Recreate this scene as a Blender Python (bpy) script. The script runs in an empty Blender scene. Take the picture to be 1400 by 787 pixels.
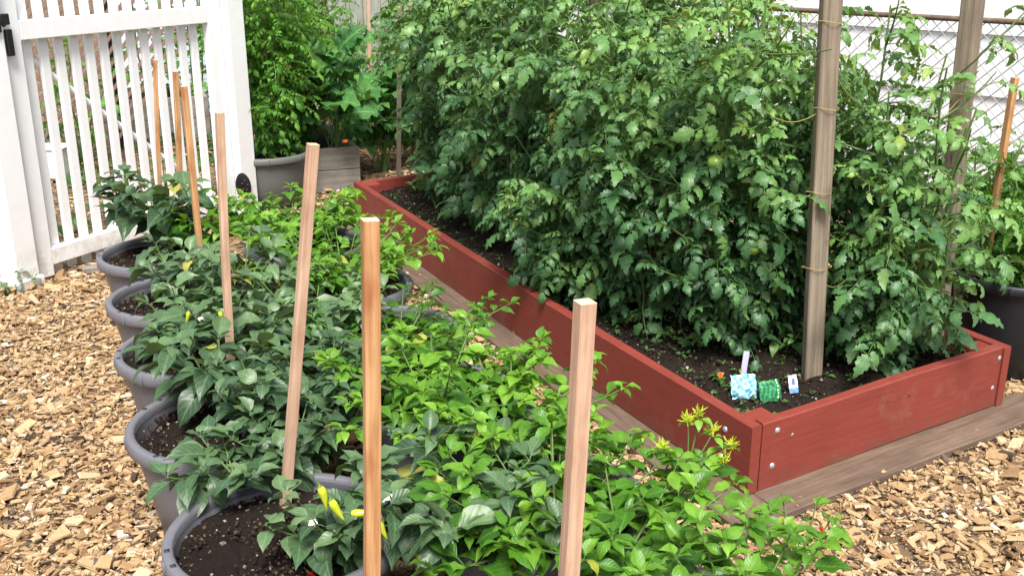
import bpy, math, random
import numpy as np
from mathutils import Vector

scene = bpy.context.scene
COL = scene.collection
R = math.radians
RNG = np.random.default_rng(7)

# ------------------------------------------------------------------ camera
FPX, W0, H0 = 1420.0, 1400.0, 787.0
CAMH, PITCH = 1.6, R(18.4)
cd = bpy.data.cameras.new('camera'); cam = bpy.data.objects.new('camera', cd); COL.objects.link(cam)
cam.location = (0, 0, CAMH); cam.rotation_euler = (R(90) - PITCH, 0, 0)
cd.sensor_width = 36; cd.lens = 36 * FPX / W0; cd.clip_end = 500; cd.clip_start = .05
scene.camera = cam

def ray(px, py):
    a = (px - W0 / 2) / FPX; b = (H0 / 2 - py) / FPX
    c, s = math.cos(PITCH), math.sin(PITCH)
    return Vector((a, c + b * s, -s + b * c))
def PZ(px, py, z=0.0):
    r = ray(px, py); t = (z - CAMH) / r.z
    return Vector((r.x * t, r.y * t, z))
def PY(px, py, y):
    r = ray(px, py); t = y / r.y
    return Vector((r.x * t, y, CAMH + r.z * t))

# ------------------------------------------------------------------ object helpers
def tag(o, label=None, cat=None, group=None, kind=None):
    if label: o['label'] = label
    if cat: o['category'] = cat
    if group: o['group'] = group
    if kind: o['kind'] = kind
    return o
def empty(name, loc=(0, 0, 0), label=None, cat=None, group=None, rz=0):
    o = bpy.data.objects.new(name, None); COL.objects.link(o)
    o.location = loc; o.rotation_euler = (0, 0, rz); o.empty_display_size = .1
    return tag(o, label, cat, group)

class MB:
    """collects verts and faces (tris/quads/ngons) with uv, tint and material index; builds ONE mesh object"""
    def __init__(s):
        s.v = []; s.n = 0; s.loops = []; s.sizes = []; s.uv = []; s.tint = []; s.mi = []
    def add(s, v, f, uv=None, tint=None, mi=0):
        v = np.asarray(v, float).reshape(-1, 3)
        s.v.append(v)
        if isinstance(f, np.ndarray):
            k = f.shape[1]; s.loops.append((f + s.n).ravel()); s.sizes.append(np.full(len(f), k))
            s.mi.append(np.full(len(f), mi))
        else:
            s.loops.append(np.array([i + s.n for q in f for i in q])); s.sizes.append(np.array([len(q) for q in f]))
            s.mi.append(np.full(len(f), mi))
        s.uv.append(np.zeros((len(v), 2)) if uv is None else np.asarray(uv, float))
        s.tint.append(np.full(len(v), .5) if tint is None else np.broadcast_to(np.asarray(tint, float), (len(v),)))
        s.n += len(v)
    def build(s, name, mats, parent=None, smooth=False, loc=None):
        me = bpy.data.meshes.new(name)
        v = np.concatenate(s.v); L = np.concatenate(s.loops).astype(np.int32); Z = np.concatenate(s.sizes).astype(np.int32)
        me.vertices.add(len(v)); me.vertices.foreach_set('co', v.ravel())
        me.loops.add(len(L)); me.loops.foreach_set('vertex_index', L)
        me.polygons.add(len(Z)); st = np.concatenate([[0], np.cumsum(Z)[:-1]]).astype(np.int32)
        me.polygons.foreach_set('loop_start', st)
        try: me.polygons.foreach_set('loop_total', Z)
        except Exception: pass
        me.polygons.foreach_set('material_index', np.concatenate(s.mi).astype(np.int32))
        me.polygons.foreach_set('use_smooth', np.full(len(Z), smooth))
        uvl = me.uv_layers.new(name='UVMap'); uvl.data.foreach_set('uv', np.concatenate(s.uv)[L].ravel())
        at = me.attributes.new('tint', 'FLOAT', 'POINT'); at.data.foreach_set('value', np.concatenate(s.tint).astype(np.float32))
        me.update(); me.validate()
        for m in (mats if isinstance(mats, (list, tuple)) else [mats]): me.materials.append(m)
        o = bpy.data.objects.new(name, me); COL.objects.link(o)
        if parent is not None: o.parent = parent
        if loc is not None: o.location = loc
        return o
    # --- shapes
    def box(s, c, size, ax=None, bev=.0, tint=None, mi=0, jit=0):
        """box centred at c; ax = (X,Y,Z) unit axes; chamfered if bev"""
        hx, hy, hz = [q / 2 for q in size]
        X, Y, Z = ax if ax else (Vector((1, 0, 0)), Vector((0, 1, 0)), Vector((0, 0, 1)))
        X, Y, Z, c = [np.array(q) for q in (X, Y, Z, c)]
        if bev <= 0:
            P = [(i * hx, j * hy, k * hz) for k in (-1, 1) for i, j in ((-1, -1), (1, -1), (1, 1), (-1, 1))]
            F = [(0, 3, 2, 1), (4, 5, 6, 7), (0, 1, 5, 4), (1, 2, 6, 5), (2, 3, 7, 6), (3, 0, 4, 7)]
        else:
            P = []; idx = {}
            for i in (-1, 1):
                for j in (-1, 1):
                    for k in (-1, 1):
                        for a in range(3):
                            h = [hx - bev, hy - bev, hz - bev]; h[a] += bev
                            idx[(i, j, k, a)] = len(P); P.append((i * h[0], j * h[1], k * h[2]))
            F = []
            for i in (-1, 1): F.append([idx[(i, j, k, 0)] for j, k in ((-1, -1), (1, -1), (1, 1), (-1, 1))][::i])
            for j in (-1, 1): F.append([idx[(i, j, k, 1)] for i, k in ((-1, -1), (1, -1), (1, 1), (-1, 1))][::-j])
            for k in (-1, 1): F.append([idx[(i, j, k, 2)] for i, j in ((-1, -1), (1, -1), (1, 1), (-1, 1))][::k])
            def e(q): F.append(q)
            for i in (-1, 1):
                for j in (-1, 1):
                    q = [idx[(i, j, -1, 0)], idx[(i, j, -1, 1)], idx[(i, j, 1, 1)], idx[(i, j, 1, 0)]]; F.append(q[::i * j])
            for i in (-1, 1):
                for k in (-1, 1):
                    q = [idx[(i, -1, k, 0)], idx[(i, -1, k, 2)], idx[(i, 1, k, 2)], idx[(i, 1, k, 0)]]; F.append(q[::-i * k])
            for j in (-1, 1):
                for k in (-1, 1):
                    q = [idx[(-1, j, k, 1)], idx[(-1, j, k, 2)], idx[(1, j, k, 2)], idx[(1, j, k, 1)]]; F.append(q[::j * k])
            for i in (-1, 1):
                for j in (-1, 1):
                    for k in (-1, 1):
                        q = [idx[(i, j, k, a)] for a in range(3)]; F.append(q[::i * j * k])
        P = np.array(P); v = c + P[:, :1] * X + P[:, 1:2] * Y + P[:, 2:] * Z
        uv = np.stack([P[:, 0] + P[:, 1], P[:, 2]], 1)
        s.add(v, [tuple(f) for f in F], uv, tint, mi)
    def tube(s, pts, rad, n=6, tint=None, mi=0, cap=True):
        pts = np.array([tuple(p) for p in pts], float); m = len(pts)
        rad = np.broadcast_to(np.asarray(rad, float), (m,))
        T = np.gradient(pts, axis=0); T /= np.linalg.norm(T, axis=1)[:, None] + 1e-9
        ref = np.array([0, 0, 1.]) if abs(T[0][2]) < .9 else np.array([1., 0, 0])
        A = np.cross(T, ref); A /= np.linalg.norm(A, axis=1)[:, None] + 1e-9; B = np.cross(T, A)
        th = np.arange(n) * 2 * np.pi / n
        v = pts[:, None] + rad[:, None, None] * (np.cos(th)[None, :, None] * A[:, None] + np.sin(th)[None, :, None] * B[:, None])
        i = np.arange(m - 1)[:, None] * n; j = np.arange(n)[None]; k = (j + 1) % n
        f = np.stack([i + j, i + n + j, i + n + k, i + k], -1).reshape(-1, 4)
        L = np.concatenate([[0], np.cumsum(np.linalg.norm(np.diff(pts, axis=0), axis=1))])
        uv = np.stack([np.tile(th / 6.28, m), np.repeat(L, n)], 1)
        tt = None if tint is None else (np.repeat(np.broadcast_to(np.asarray(tint, float), (m,)), n))
        s.add(v.reshape(-1, 3), f, uv, tt, mi)
        if cap:
            s.add(v[0], [tuple(range(n))], None, None if tint is None else tt[0], mi)
            s.add(v[-1], [tuple(range(n))[::-1]], None, None if tint is None else tt[-1], mi)
    def lathe(s, prof, n=32, c=(0, 0, 0), tint=None, mi=0, squash=1.0):
        prof = np.array(prof, float); m = len(prof); th = np.arange(n) * 2 * np.pi / n
        v = np.stack([prof[:, :1] * np.cos(th), prof[:, :1] * np.sin(th) * squash, np.repeat(prof[:, 1:], n, 1)], -1) + np.array(c)
        i = np.arange(m - 1)[:, None] * n; j = np.arange(n)[None]; k = (j + 1) % n
        f = np.stack([i + j, i + k, i + n + k, i + n + j], -1).reshape(-1, 4)
        uv = np.stack([np.tile(th / 6.28, m), np.repeat(prof[:, 1], n)], 1)
        s.add(v.reshape(-1, 3), f, uv, tint, mi)
    def inst(s, T, O, D, N, S, tint, mi=0, vary=None):
        """stamp template T=(verts,faces,uv,tint offset) at O with y axis D, z axis ~N, scale S"""
        tv, tf, tu, tt = T
        O, D, N = [np.asarray(q, float).reshape(-1, 3) for q in (O, D, N)]; S = np.broadcast_to(np.asarray(S, float), (len(O),))
        D = D / (np.linalg.norm(D, axis=1)[:, None] + 1e-9)
        X = np.cross(D, N); X /= np.linalg.norm(X, axis=1)[:, None] + 1e-9; Z = np.cross(X, D)
        v = O[:, None] + S[:, None, None] * (tv[None, :, :1] * X[:, None] + tv[None, :, 1:2] * D[:, None] + tv[None, :, 2:] * Z[:, None])
        k = len(tv); n = len(O)
        f = (tf[None] + (np.arange(n) * k)[:, None, None]).reshape(-1, tf.shape[1])
        tint = np.broadcast_to(np.asarray(tint, float), (n,))
        s.add(v.reshape(-1, 3), f, np.tile(tu, (n, 1)), (tint[:, None] + tt[None]).ravel(), mi)

# ------------------------------------------------------------------ materials
def newmat(name):
    m = bpy.data.materials.new(name); m.use_nodes = True; nt = m.node_tree
    b = nt.nodes['Principled BSDF']; return m, nt, b
def nd(nt, t, **k):
    n = nt.nodes.new(t)
    for a, v in k.items():
        if a.startswith('i_'): n.inputs[a[2:].replace('_', ' ')].default_value = v
        else: setattr(n, a, v)
    return n
def ramp(nt, fac, stops):
    r = nt.nodes.new('ShaderNodeValToRGB'); e = r.color_ramp.elements
    while len(e) < len(stops): e.new(.5)
    for q, (p, c) in zip(e, stops): q.position = p; q.color = (*c, 1)
    nt.links.new(fac, r.inputs[0]); return r.outputs[0]
def mixc(nt, a, b, fac, mode='MIX'):
    m = nt.nodes.new('ShaderNodeMix'); m.data_type = 'RGBA'; m.blend_type = mode
    for sock, v in ((m.inputs[0], fac), (m.inputs[6], a), (m.inputs[7], b)):
        if hasattr(v, 'links'): nt.links.new(v, sock)
        else: sock.default_value = v if not isinstance(v, tuple) else (*v, 1)
    return m.outputs[2]
def coord(nt, scale=(1, 1, 1), which='Object'):
    tc = nt.nodes.new('ShaderNodeTexCoord'); mp = nt.nodes.new('ShaderNodeMapping'); mp.inputs['Scale'].default_value = scale
    nt.links.new(tc.outputs[which], mp.inputs[0]); return mp.outputs[0]
def noise(nt, vec, scale, detail=4, rough=.6):
    n = nd(nt, 'ShaderNodeTexNoise'); n.inputs['Scale'].default_value = scale; n.inputs['Detail'].default_value = detail
    n.inputs['Roughness'].default_value = rough; nt.links.new(vec, n.inputs['Vector']); return n.outputs[0]
def bump(nt, b, h, dist=.002, strength=.6):
    n = nt.nodes.new('ShaderNodeBump'); n.inputs['Distance'].default_value = dist; n.inputs['Strength'].default_value = strength
    nt.links.new(h, n.inputs['Height']); nt.links.new(n.outputs[0], b.inputs['Normal'])

def mat_leaf(name, dark, mid, light, rough=.38, transl=.3, spec=.5, vein=.25):
    m, nt, b = newmat(name)
    at = nd(nt, 'ShaderNodeAttribute', attribute_name='tint'); L = nt.links
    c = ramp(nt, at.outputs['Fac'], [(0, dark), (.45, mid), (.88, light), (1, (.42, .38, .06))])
    # midrib and side veins from uv (u across 0..1, v along)
    uv = nt.nodes.new('ShaderNodeUVMap'); sp = nt.nodes.new('ShaderNodeSeparateXYZ'); L.new(uv.outputs[0], sp.inputs[0])
    a = nd(nt, 'ShaderNodeMath', operation='SUBTRACT'); L.new(sp.outputs[0], a.inputs[0]); a.inputs[1].default_value = .5
    ab = nd(nt, 'ShaderNodeMath', operation='ABSOLUTE'); L.new(a.outputs[0], ab.inputs[0])
    rib = nd(nt, 'ShaderNodeMapRange'); L.new(ab.outputs[0], rib.inputs[0]); rib.inputs[1].default_value = .0; rib.inputs[2].default_value = .07; rib.inputs[3].default_value = 1; rib.inputs[4].default_value = 0
    q = nd(nt, 'ShaderNodeMath', operation='MULTIPLY_ADD'); L.new(ab.outputs[0], q.inputs[0]); q.inputs[1].default_value = -.55; L.new(sp.outputs[1], q.inputs[2])
    w = nd(nt, 'ShaderNodeMath', operation='MULTIPLY'); L.new(q.outputs[0], w.inputs[0]); w.inputs[1].default_value = 44
    sn = nd(nt, 'ShaderNodeMath', operation='SINE'); L.new(w.outputs[0], sn.inputs[0])
    vn = nd(nt, 'ShaderNodeMapRange'); L.new(sn.outputs[0], vn.inputs[0]); vn.inputs[1].default_value = .8; vn.inputs[2].default_value = 1; vn.inputs[3].default_value = 0; vn.inputs[4].default_value = .5
    mx = nd(nt, 'ShaderNodeMath', operation='MAXIMUM'); L.new(rib.outputs[0], mx.inputs[0]); L.new(vn.outputs[0], mx.inputs[1])
    ms = nd(nt, 'ShaderNodeMath', operation='MULTIPLY'); L.new(mx.outputs[0], ms.inputs[0]); ms.inputs[1].default_value = vein
    pale = tuple(min(1, q * 1.6 + .05) for q in light)
    c = mixc(nt, c, pale, ms.outputs[0])
    nz = noise(nt, coord(nt), 45, 3)
    c = mixc(nt, c, ramp(nt, nz, [(.3, (.75, .75, .75)), (.7, (1.25, 1.25, 1.25))]), .7, 'MULTIPLY')
    geo = nt.nodes.new('ShaderNodeNewGeometry')
    back = mixc(nt, c, (light[0] * .9 + .03, light[1] * .8 + .03, light[2] * .9 + .03), .45)
    c = mixc(nt, c, back, geo.outputs['Backfacing'])
    L.new(c, b.inputs['Base Color']); b.inputs['Roughness'].default_value = rough; b.inputs['Specular IOR Level'].default_value = spec
    bump(nt, b, sn.outputs[0], .0008, .22)
    tr = nt.nodes.new('ShaderNodeBsdfTranslucent')
    c2 = mixc(nt, c, (1.3, 1.25, .5), 1., 'MULTIPLY'); L.new(c2, tr.inputs[0])
    mi = nt.nodes.new('ShaderNodeMixShader'); mi.inputs[0].default_value = transl
    L.new(b.outputs[0], mi.inputs[1]); L.new(tr.outputs[0], mi.inputs[2])
    L.new(mi.outputs[0], nt.nodes['Material Output'].inputs[0])
    return m

def mat_plain(name, c, rough=.5, spec=.4, var=.15, scale=8, metal=0, bmp=0):
    m, nt, b = newmat(name); v = coord(nt)
    n = noise(nt, v, scale, 5)
    col = mixc(nt, tuple(q * (1 - var) for q in c), tuple(min(1, q * (1 + var)) for q in c), n)
    nt.links.new(col, b.inputs['Base Color']); b.inputs['Roughness'].default_value = rough
    b.inputs['Specular IOR Level'].default_value = spec; b.inputs['Metallic'].default_value = metal
    if bmp: bump(nt, b, noise(nt, v, scale * 12, 4), bmp, .5)
    return m

def mat_wood(name, dark, light, grain=(60, 60, 3), rough=.75, stain=None, knots=False, stain_amt=.5):
    m, nt, b = newmat(name); v = coord(nt, grain)
    n = noise(nt, v, 1.0, 6, .65)
    c = ramp(nt, n, [(.28, dark), (.5, tuple((a + q) / 2 for a, q in zip(dark, light))), (.72, light)])
    v2 = coord(nt); n2 = noise(nt, v2, 5, 4)
    c = mixc(nt, c, ramp(nt, n2, [(.3, (.72, .7, .68)), (.7, (1.15, 1.15, 1.15))]), .8, 'MULTIPLY')
    if stain:
        n3 = noise(nt, coord(nt, (14, 14, 4)), 1, 3)
        r = ramp(nt, n3, [(.55, (0, 0, 0)), (.68, (stain_amt,) * 3)])
        c = mixc(nt, c, stain, r)
    if knots:
        vk = nt.nodes.new('ShaderNodeTexVoronoi'); vk.inputs['Scale'].default_value = 1; nt.links.new(coord(nt, (38, 38, 7)), vk.inputs['Vector'])
        ck = nt.nodes.new('ShaderNodeSeparateColor'); nt.links.new(vk.outputs['Color'], ck.inputs[0])
        k1 = nd(nt, 'ShaderNodeMath', operation='GREATER_THAN'); nt.links.new(ck.outputs[1], k1.inputs[0]); k1.inputs[1].default_value = .8
        k2 = ramp(nt, vk.outputs['Distance'], [(.10, (.85, .85, .85)), (.24, (0, 0, 0))]); k3 = nd(nt, 'ShaderNodeMath', operation='MULTIPLY')
        nt.links.new(k1.outputs[0], k3.inputs[0]); nt.links.new(k2, k3.inputs[1]); c = mixc(nt, c, tuple(q * .35 for q in dark), k3.outputs[0])
    nt.links.new(c, b.inputs['Base Color']); b.inputs['Roughness'].default_value = rough; b.inputs['Specular IOR Level'].default_value = .25
    bump(nt, b, n, .0015, .7)
    return m

def mat_paint(name, c, worn):
    m, nt, b = newmat(name); v = coord(nt)
    n = noise(nt, v, 3, 6, .6); n2 = noise(nt, coord(nt, (4, 4, 60)), 1.5, 4)
    col = mixc(nt, tuple(q * .82 for q in c), tuple(min(1, q * 1.18) for q in c), n)
    col = mixc(nt, col, ramp(nt, n2, [(.3, (.86, .86, .86)), (.7, (1.1, 1.1, 1.1))]), 1., 'MULTIPLY')
    sp = noise(nt, v, 90, 3, .7)
    col = mixc(nt, col, worn, ramp(nt, sp, [(.70, (0, 0, 0)), (.78, (.6, .6, .6))]))
    # dust and splashed soil in patches
    d = noise(nt, v, 7, 5, .7)
    col = mixc(nt, col, (.28, .17, .12), ramp(nt, d, [(.52, (0, 0, 0)), (.8, (.45, .45, .45))]))
    sc = noise(nt, coord(nt, (30, 30, 6)), 1, 6, .8)      # scuffs and scratches down to the wood
    col = mixc(nt, col, (.10, .022, .018), ramp(nt, sc, [(.62, (0, 0, 0)), (.68, (.35, .35, .35))]))
    gm = nt.nodes.new('ShaderNodeNewGeometry'); sz = nt.nodes.new('ShaderNodeSeparateXYZ'); nt.links.new(gm.outputs['Position'], sz.inputs[0])
    lo = nd(nt, 'ShaderNodeMapRange'); nt.links.new(sz.outputs[2], lo.inputs[0]); lo.inputs[1].default_value = .03; lo.inputs[2].default_value = .10; lo.inputs[3].default_value = 1; lo.inputs[4].default_value = 0
    mud = nd(nt, 'ShaderNodeMath', operation='MULTIPLY'); nt.links.new(lo.outputs[0], mud.inputs[0]); nt.links.new(ramp(nt, noise(nt, v, 40, 4, .75), [(.45, (0, 0, 0)), (.62, (.8, .8, .8))]), mud.inputs[1])
    col = mixc(nt, col, (.13, .08, .05), mud.outputs[0])
    nt.links.new(col, b.inputs['Base Color']); b.inputs['Roughness'].default_value = .55; b.inputs['Specular IOR Level'].default_value = .35
    bump(nt, b, n2, .001, .5); return m

def mat_tint(name, stops, rough=.85, fine=120, bmp=.0008):
    m, nt, b = newmat(name); at = nd(nt, 'ShaderNodeAttribute', attribute_name='tint')
    c = ramp(nt, at.outputs['Fac'], stops)
    v = coord(nt); n = noise(nt, v, fine, 4, .7)
    c = mixc(nt, c, ramp(nt, n, [(.3, (.75, .72, .7)), (.7, (1.2, 1.2, 1.2))]), .8, 'MULTIPLY')
    nt.links.new(c, b.inputs['Base Color']); b.inputs['Roughness'].default_value = rough; b.inputs['Specular IOR Level'].default_value = .2
    bump(nt, b, n, bmp, .6); return m

def mat_soil(name, base=(.013, .009, .007)):
    m, nt, b = newmat(name); v = coord(nt)
    n = noise(nt, v, 60, 6, .75)
    c = mixc(nt, tuple(q * .5 for q in base), tuple(q * 2.2 for q in base), n)
    vo = nt.nodes.new('ShaderNodeTexVoronoi'); vo.inputs['Scale'].default_value = 70; nt.links.new(v, vo.inputs['Vector'])
    sel = nt.nodes.new('ShaderNodeSeparateColor'); nt.links.new(vo.outputs['Color'], sel.inputs[0])
    a = nd(nt, 'ShaderNodeMath', operation='GREATER_THAN'); nt.links.new(sel.outputs[0], a.inputs[0]); a.inputs[1].default_value = .86
    d = nd(nt, 'ShaderNodeMath', operation='LESS_THAN'); nt.links.new(vo.outputs['Distance'], d.inputs[0]); d.inputs[1].default_value = .22
    e = nd(nt, 'ShaderNodeMath', operation='MULTIPLY'); nt.links.new(a.outputs[0], e.inputs[0]); nt.links.new(d.outputs[0], e.inputs[1])
    c = mixc(nt, c, (.32, .29, .24), e.outputs[0])
    nt.links.new(c, b.inputs['Base Color']); b.inputs['Roughness'].default_value = .95; b.inputs['Specular IOR Level'].default_value = .15
    bump(nt, b, n, .01, 1); return m

M = {}
M['leaf_pepper'] = mat_leaf('leaf_pepper', (.026, .06, .026), (.062, .125, .056), (.15, .25, .10), rough=.40, transl=.22, vein=.3)
M['leaf_bright'] = mat_leaf('leaf_bright', (.022, .085, .010), (.072, .215, .016), (.22, .43, .04), rough=.4, transl=.33, vein=.18)
M['leaf_tomato'] = mat_leaf('leaf_tomato', (.017, .055, .024), (.056, .15, .052), (.19, .36, .085), rough=.42, transl=.22, vein=.1, spec=.5)
M['leaf_squash'] = mat_leaf('leaf_squash', (.025, .10, .028), (.06, .19, .05), (.15, .34, .07), rough=.6, transl=.25, spec=.3, vein=.35)
M['leaf_feather'] = mat_leaf('leaf_feather', (.03, .13, .012), (.08, .25, .022), (.20, .42, .05), rough=.5, transl=.35)
M['leaf_marigold'] = mat_leaf('leaf_marigold', (.03, .09, .02), (.06, .15, .03), (.12, .25, .05))
M['stem'] = mat_plain('green_stem', (.10, .17, .045), .5, .4, .3, 20)
M['stem_dark'] = mat_plain('old_stem', (.07, .09, .035), .6, .3, .3, 20)
M['chips'] = mat_tint('wood_chip', [(0, (.04, .025, .017)), (.1, (.13, .10, .08)), (.16, (.20, .115, .06)), (.4, (.37, .24, .12)), (.62, (.48, .335, .185)), (.85, (.57, .435, .28)), (1, (.64, .57, .47))])
M['soil'] = mat_soil('potting_soil')
M['bed_soil'] = mat_soil('bed_soil', (.017, .012, .009))
M['clod'] = mat_tint('soil_clod', [(0, (.012, .009, .007)), (.6, (.045, .03, .02)), (.9, (.13, .09, .06)), (1, (.4, .37, .32))])
M['tub'] = mat_plain('grey_tub_plastic', (.150, .148, .168), .42, .45, .2, 6)
M['tub_inner'] = mat_plain('tub_slot', (.03, .035, .045), .5, .3)
M['tub_far'] = mat_plain('far_tub_plastic', (.13, .14, .13), .45, .4, .12, 5)
M['black_pot'] = mat_plain('black_pot_plastic', (.013, .014, .018), .42, .45, .2, 5)
M['red'] = mat_paint('barn_red_paint', (.235, .045, .032), (.36, .17, .12))
M['redwood_in'] = mat_wood('bare_inner_wood', (.07, .045, .03), (.16, .10, .07))
M['plank'] = mat_wood('plank_grey', (.095, .064, .046), (.205, .145, .108), (4, 60, 60))
M['stake'] = mat_wood('cedar_stake', (.34, .14, .05), (.66, .40, .20), (90, 90, 3), .6, stain=(.28, .07, .02), stain_amt=.8, knots=True)
M['stake_end'] = mat_wood('stake_end_grain', (.55, .40, .25), (.75, .60, .42), (60, 60, 60), .8)
M['stake_pink'] = mat_wood('pink_stake', (.42, .24, .16), (.68, .47, .33), (90, 90, 3), .6, stain=(.34, .14, .08), stain_amt=.5, knots=True)
M['post'] = mat_wood('weathered_post', (.14, .11, .08), (.34, .28, .21), (70, 70, 2.5), .8, knots=True)
M['post_dark'] = mat_wood('dark_post', (.06, .04, .03), (.14, .09, .07), (70, 70, 2.5), .8)
M['greywood'] = mat_wood('silver_grey_board', (.16, .145, .125), (.34, .32, .28), (4, 50, 50), .85)
M['fencewood'] = mat_wood('fence_board', (.20, .22, .19), (.40, .42, .37), (40, 40, 2), .85)
M['white'] = mat_plain('white_vinyl', (.9, .905, .91), .35, .5, .02, 3)
m, nt, b = newmat('gate_vinyl'); v = coord(nt); gm = nt.nodes.new('ShaderNodeNewGeometry'); sz = nt.nodes.new('ShaderNodeSeparateXYZ'); nt.links.new(gm.outputs['Position'], sz.inputs[0])
lo = nd(nt, 'ShaderNodeMapRange'); nt.links.new(sz.outputs[2], lo.inputs[0]); lo.inputs[1].default_value = .0; lo.inputs[2].default_value = .22; lo.inputs[3].default_value = .8; lo.inputs[4].default_value = .06
mm = nd(nt, 'ShaderNodeMath', operation='MULTIPLY'); nt.links.new(lo.outputs[0], mm.inputs[0]); nt.links.new(ramp(nt, noise(nt, v, 14, 6, .75), [(.42, (0, 0, 0)), (.62, (1, 1, 1))]), mm.inputs[1])
nt.links.new(mixc(nt, (.9, .905, .91), (.34, .31, .22), mm.outputs[0]), b.inputs['Base Color']); b.inputs['Roughness'].default_value = .38; M['white'] = m
M['siding'] = mat_plain('white_siding', (.90, .91, .92), .5, .4, .03, 1.5)
M['blue_siding'] = mat_plain('pale_blue_siding', (.58, .66, .74), .5, .4, .04, 2)
M['black'] = mat_plain('black_hardware', (.012, .012, .014), .4, .5)
M['galv'] = mat_plain('galvanised_wire', (.30, .31, .32), .45, .5, .2, 10, .7)
M['rail'] = mat_wood('rusty_rail', (.10, .07, .05), (.24, .18, .13), (5, 60, 60), .7)
M['brown_slat'] = mat_plain('brown_slat', (.24, .15, .115), .6, .3, .15, 6)
M['bolt'] = mat_plain('zinc_bolt', (.55, .60, .68), .3, .6, .1, 20, .6)
M['twine'] = mat_plain('yellow_twine', (.38, .32, .10), .7, .3)
M['tom_green'] = mat_plain('green_tomato', (.17, .30, .045), .25, .5, .2, 12)
M['pep_yellow'] = mat_plain('yellow_green_pepper', (.52, .58, .04), .25, .5, .15, 12)
M['pep_red'] = mat_plain('red_pepper', (.6, .03, .012), .25, .5, .1, 12)
M['petal_orange'] = mat_plain('orange_petal', (.80, .11, .01), .6, .3)
M['petal_yellow'] = mat_plain('yellow_petal', (.85, .60, .03), .6, .3)
M['bud'] = mat_plain('yellow_green_bud', (.42, .50, .03), .5, .3, .25, 60)
M['petal_white'] = mat_plain('white_petal', (.8, .78, .7), .6, .3, .05)
M['petal_pink'] = mat_plain('pink_petal', (.75, .30, .32), .6, .3)
M['label_white'] = mat_plain('white_label', (.75, .77, .82), .5, .4, .05)
M['label_lilac'] = mat_plain('lilac_label', (.50, .48, .75), .5, .4, .1)
M['packet_blue'] = mat_tint('blue_packet', [(0, (.05, .22, .32)), (.4, (.16, .48, .68)), (.7, (.35, .68, .82)), (1, (.85, .9, .92))], .3, 60)
M['packet_green'] = mat_tint('green_packet', [(0, (.01, .09, .04)), (.5, (.03, .22, .10)), (.85, (.12, .35, .12)), (1, (.7, .78, .5))], .35, 60)
M['packet_white'] = mat_tint('white_packet', [(0, (.12, .10, .12)), (.4, (.2, .38, .7)), (.7, (.8, .82, .85)), (1, (.85, .86, .88))], .35, 60)

# ground: dark earth and old mulch below the loose chips
m, nt, b = newmat('mulch_ground'); v = coord(nt)
vo = nt.nodes.new('ShaderNodeTexVoronoi'); vo.inputs['Scale'].default_value = 38; nt.links.new(v, vo.inputs['Vector'])
sc_ = nt.nodes.new('ShaderNodeSeparateColor'); nt.links.new(vo.outputs['Color'], sc_.inputs[0])
c = ramp(nt, sc_.outputs[0], [(0, (.04, .025, .015)), (.6, (.17, .11, .06)), (1, (.30, .20, .11))])
nt.links.new(c, b.inputs['Base Color']); b.inputs['Roughness'].default_value = .95
bump(nt, b, sc_.outputs[1], .01, .8); M['ground'] = m

# ------------------------------------------------------------------ leaf templates
def leaf_t(prof, droop=.25, fold=.25, wave=0., cols=3, curl=0., seed=0, tip_curl=0.):
    """prof: list of (t, halfwidth)"""
    r = np.random.default_rng(seed); n = len(prof); sgn = np.linspace(-1, 1, cols)
    V = []; U = []
    y = 0; z = 0; ang = 0.
    ts = [p[0] for p in prof]
    for i, (t, w) in enumerate(prof):
        if i:
            dt = t - ts[i - 1]; ang = -droop * 1.6 * t - tip_curl * max(0, t - .6) * 3 + .25 * droop
            y += dt * math.cos(ang); z += dt * math.sin(ang)
        wv = wave * math.sin(i * 2.4 + seed)
        for s in sgn:
            zz = z + fold * abs(s) * w - curl * (abs(s) ** 2) * w + wv * s * w * (1 if s > 0 else .7)
            V.append((s * w * (1 - .15 * abs(fold + curl)), y, zz)); U.append((.5 + s * .5, t))
    F = [(i * cols + j, i * cols + j + 1, (i + 1) * cols + j + 1, (i + 1) * cols + j) for i in range(n - 1) for j in range(cols - 1)]
    return np.array(V), np.array(F), np.array(U), np.zeros(len(V))
def merge_t(items):
    V = []; F = []; U = []; T = []; n = 0
    for v, f, u, t in items: V.append(v); F.append(f + n); U.append(u); T.append(t); n += len(v)
    return np.concatenate(V), np.concatenate(F), np.concatenate(U), np.concatenate(T)
def xf_t(T, o, d, nrm, s, dt=0):
    mb = MB(); mb.inst(T, [o], [d], [nrm], s, dt)
    return mb.v[0], T[1], T[2], mb.tint[0]
def petiole_t(pts, r):
    mb = MB(); mb.tube(pts, r, 3, cap=False); v = mb.v[0]
    return v, mb.loops[0].reshape(-1, 4), np.tile([.5, .5], (len(v), 1)), np.full(len(v), .15)

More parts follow.
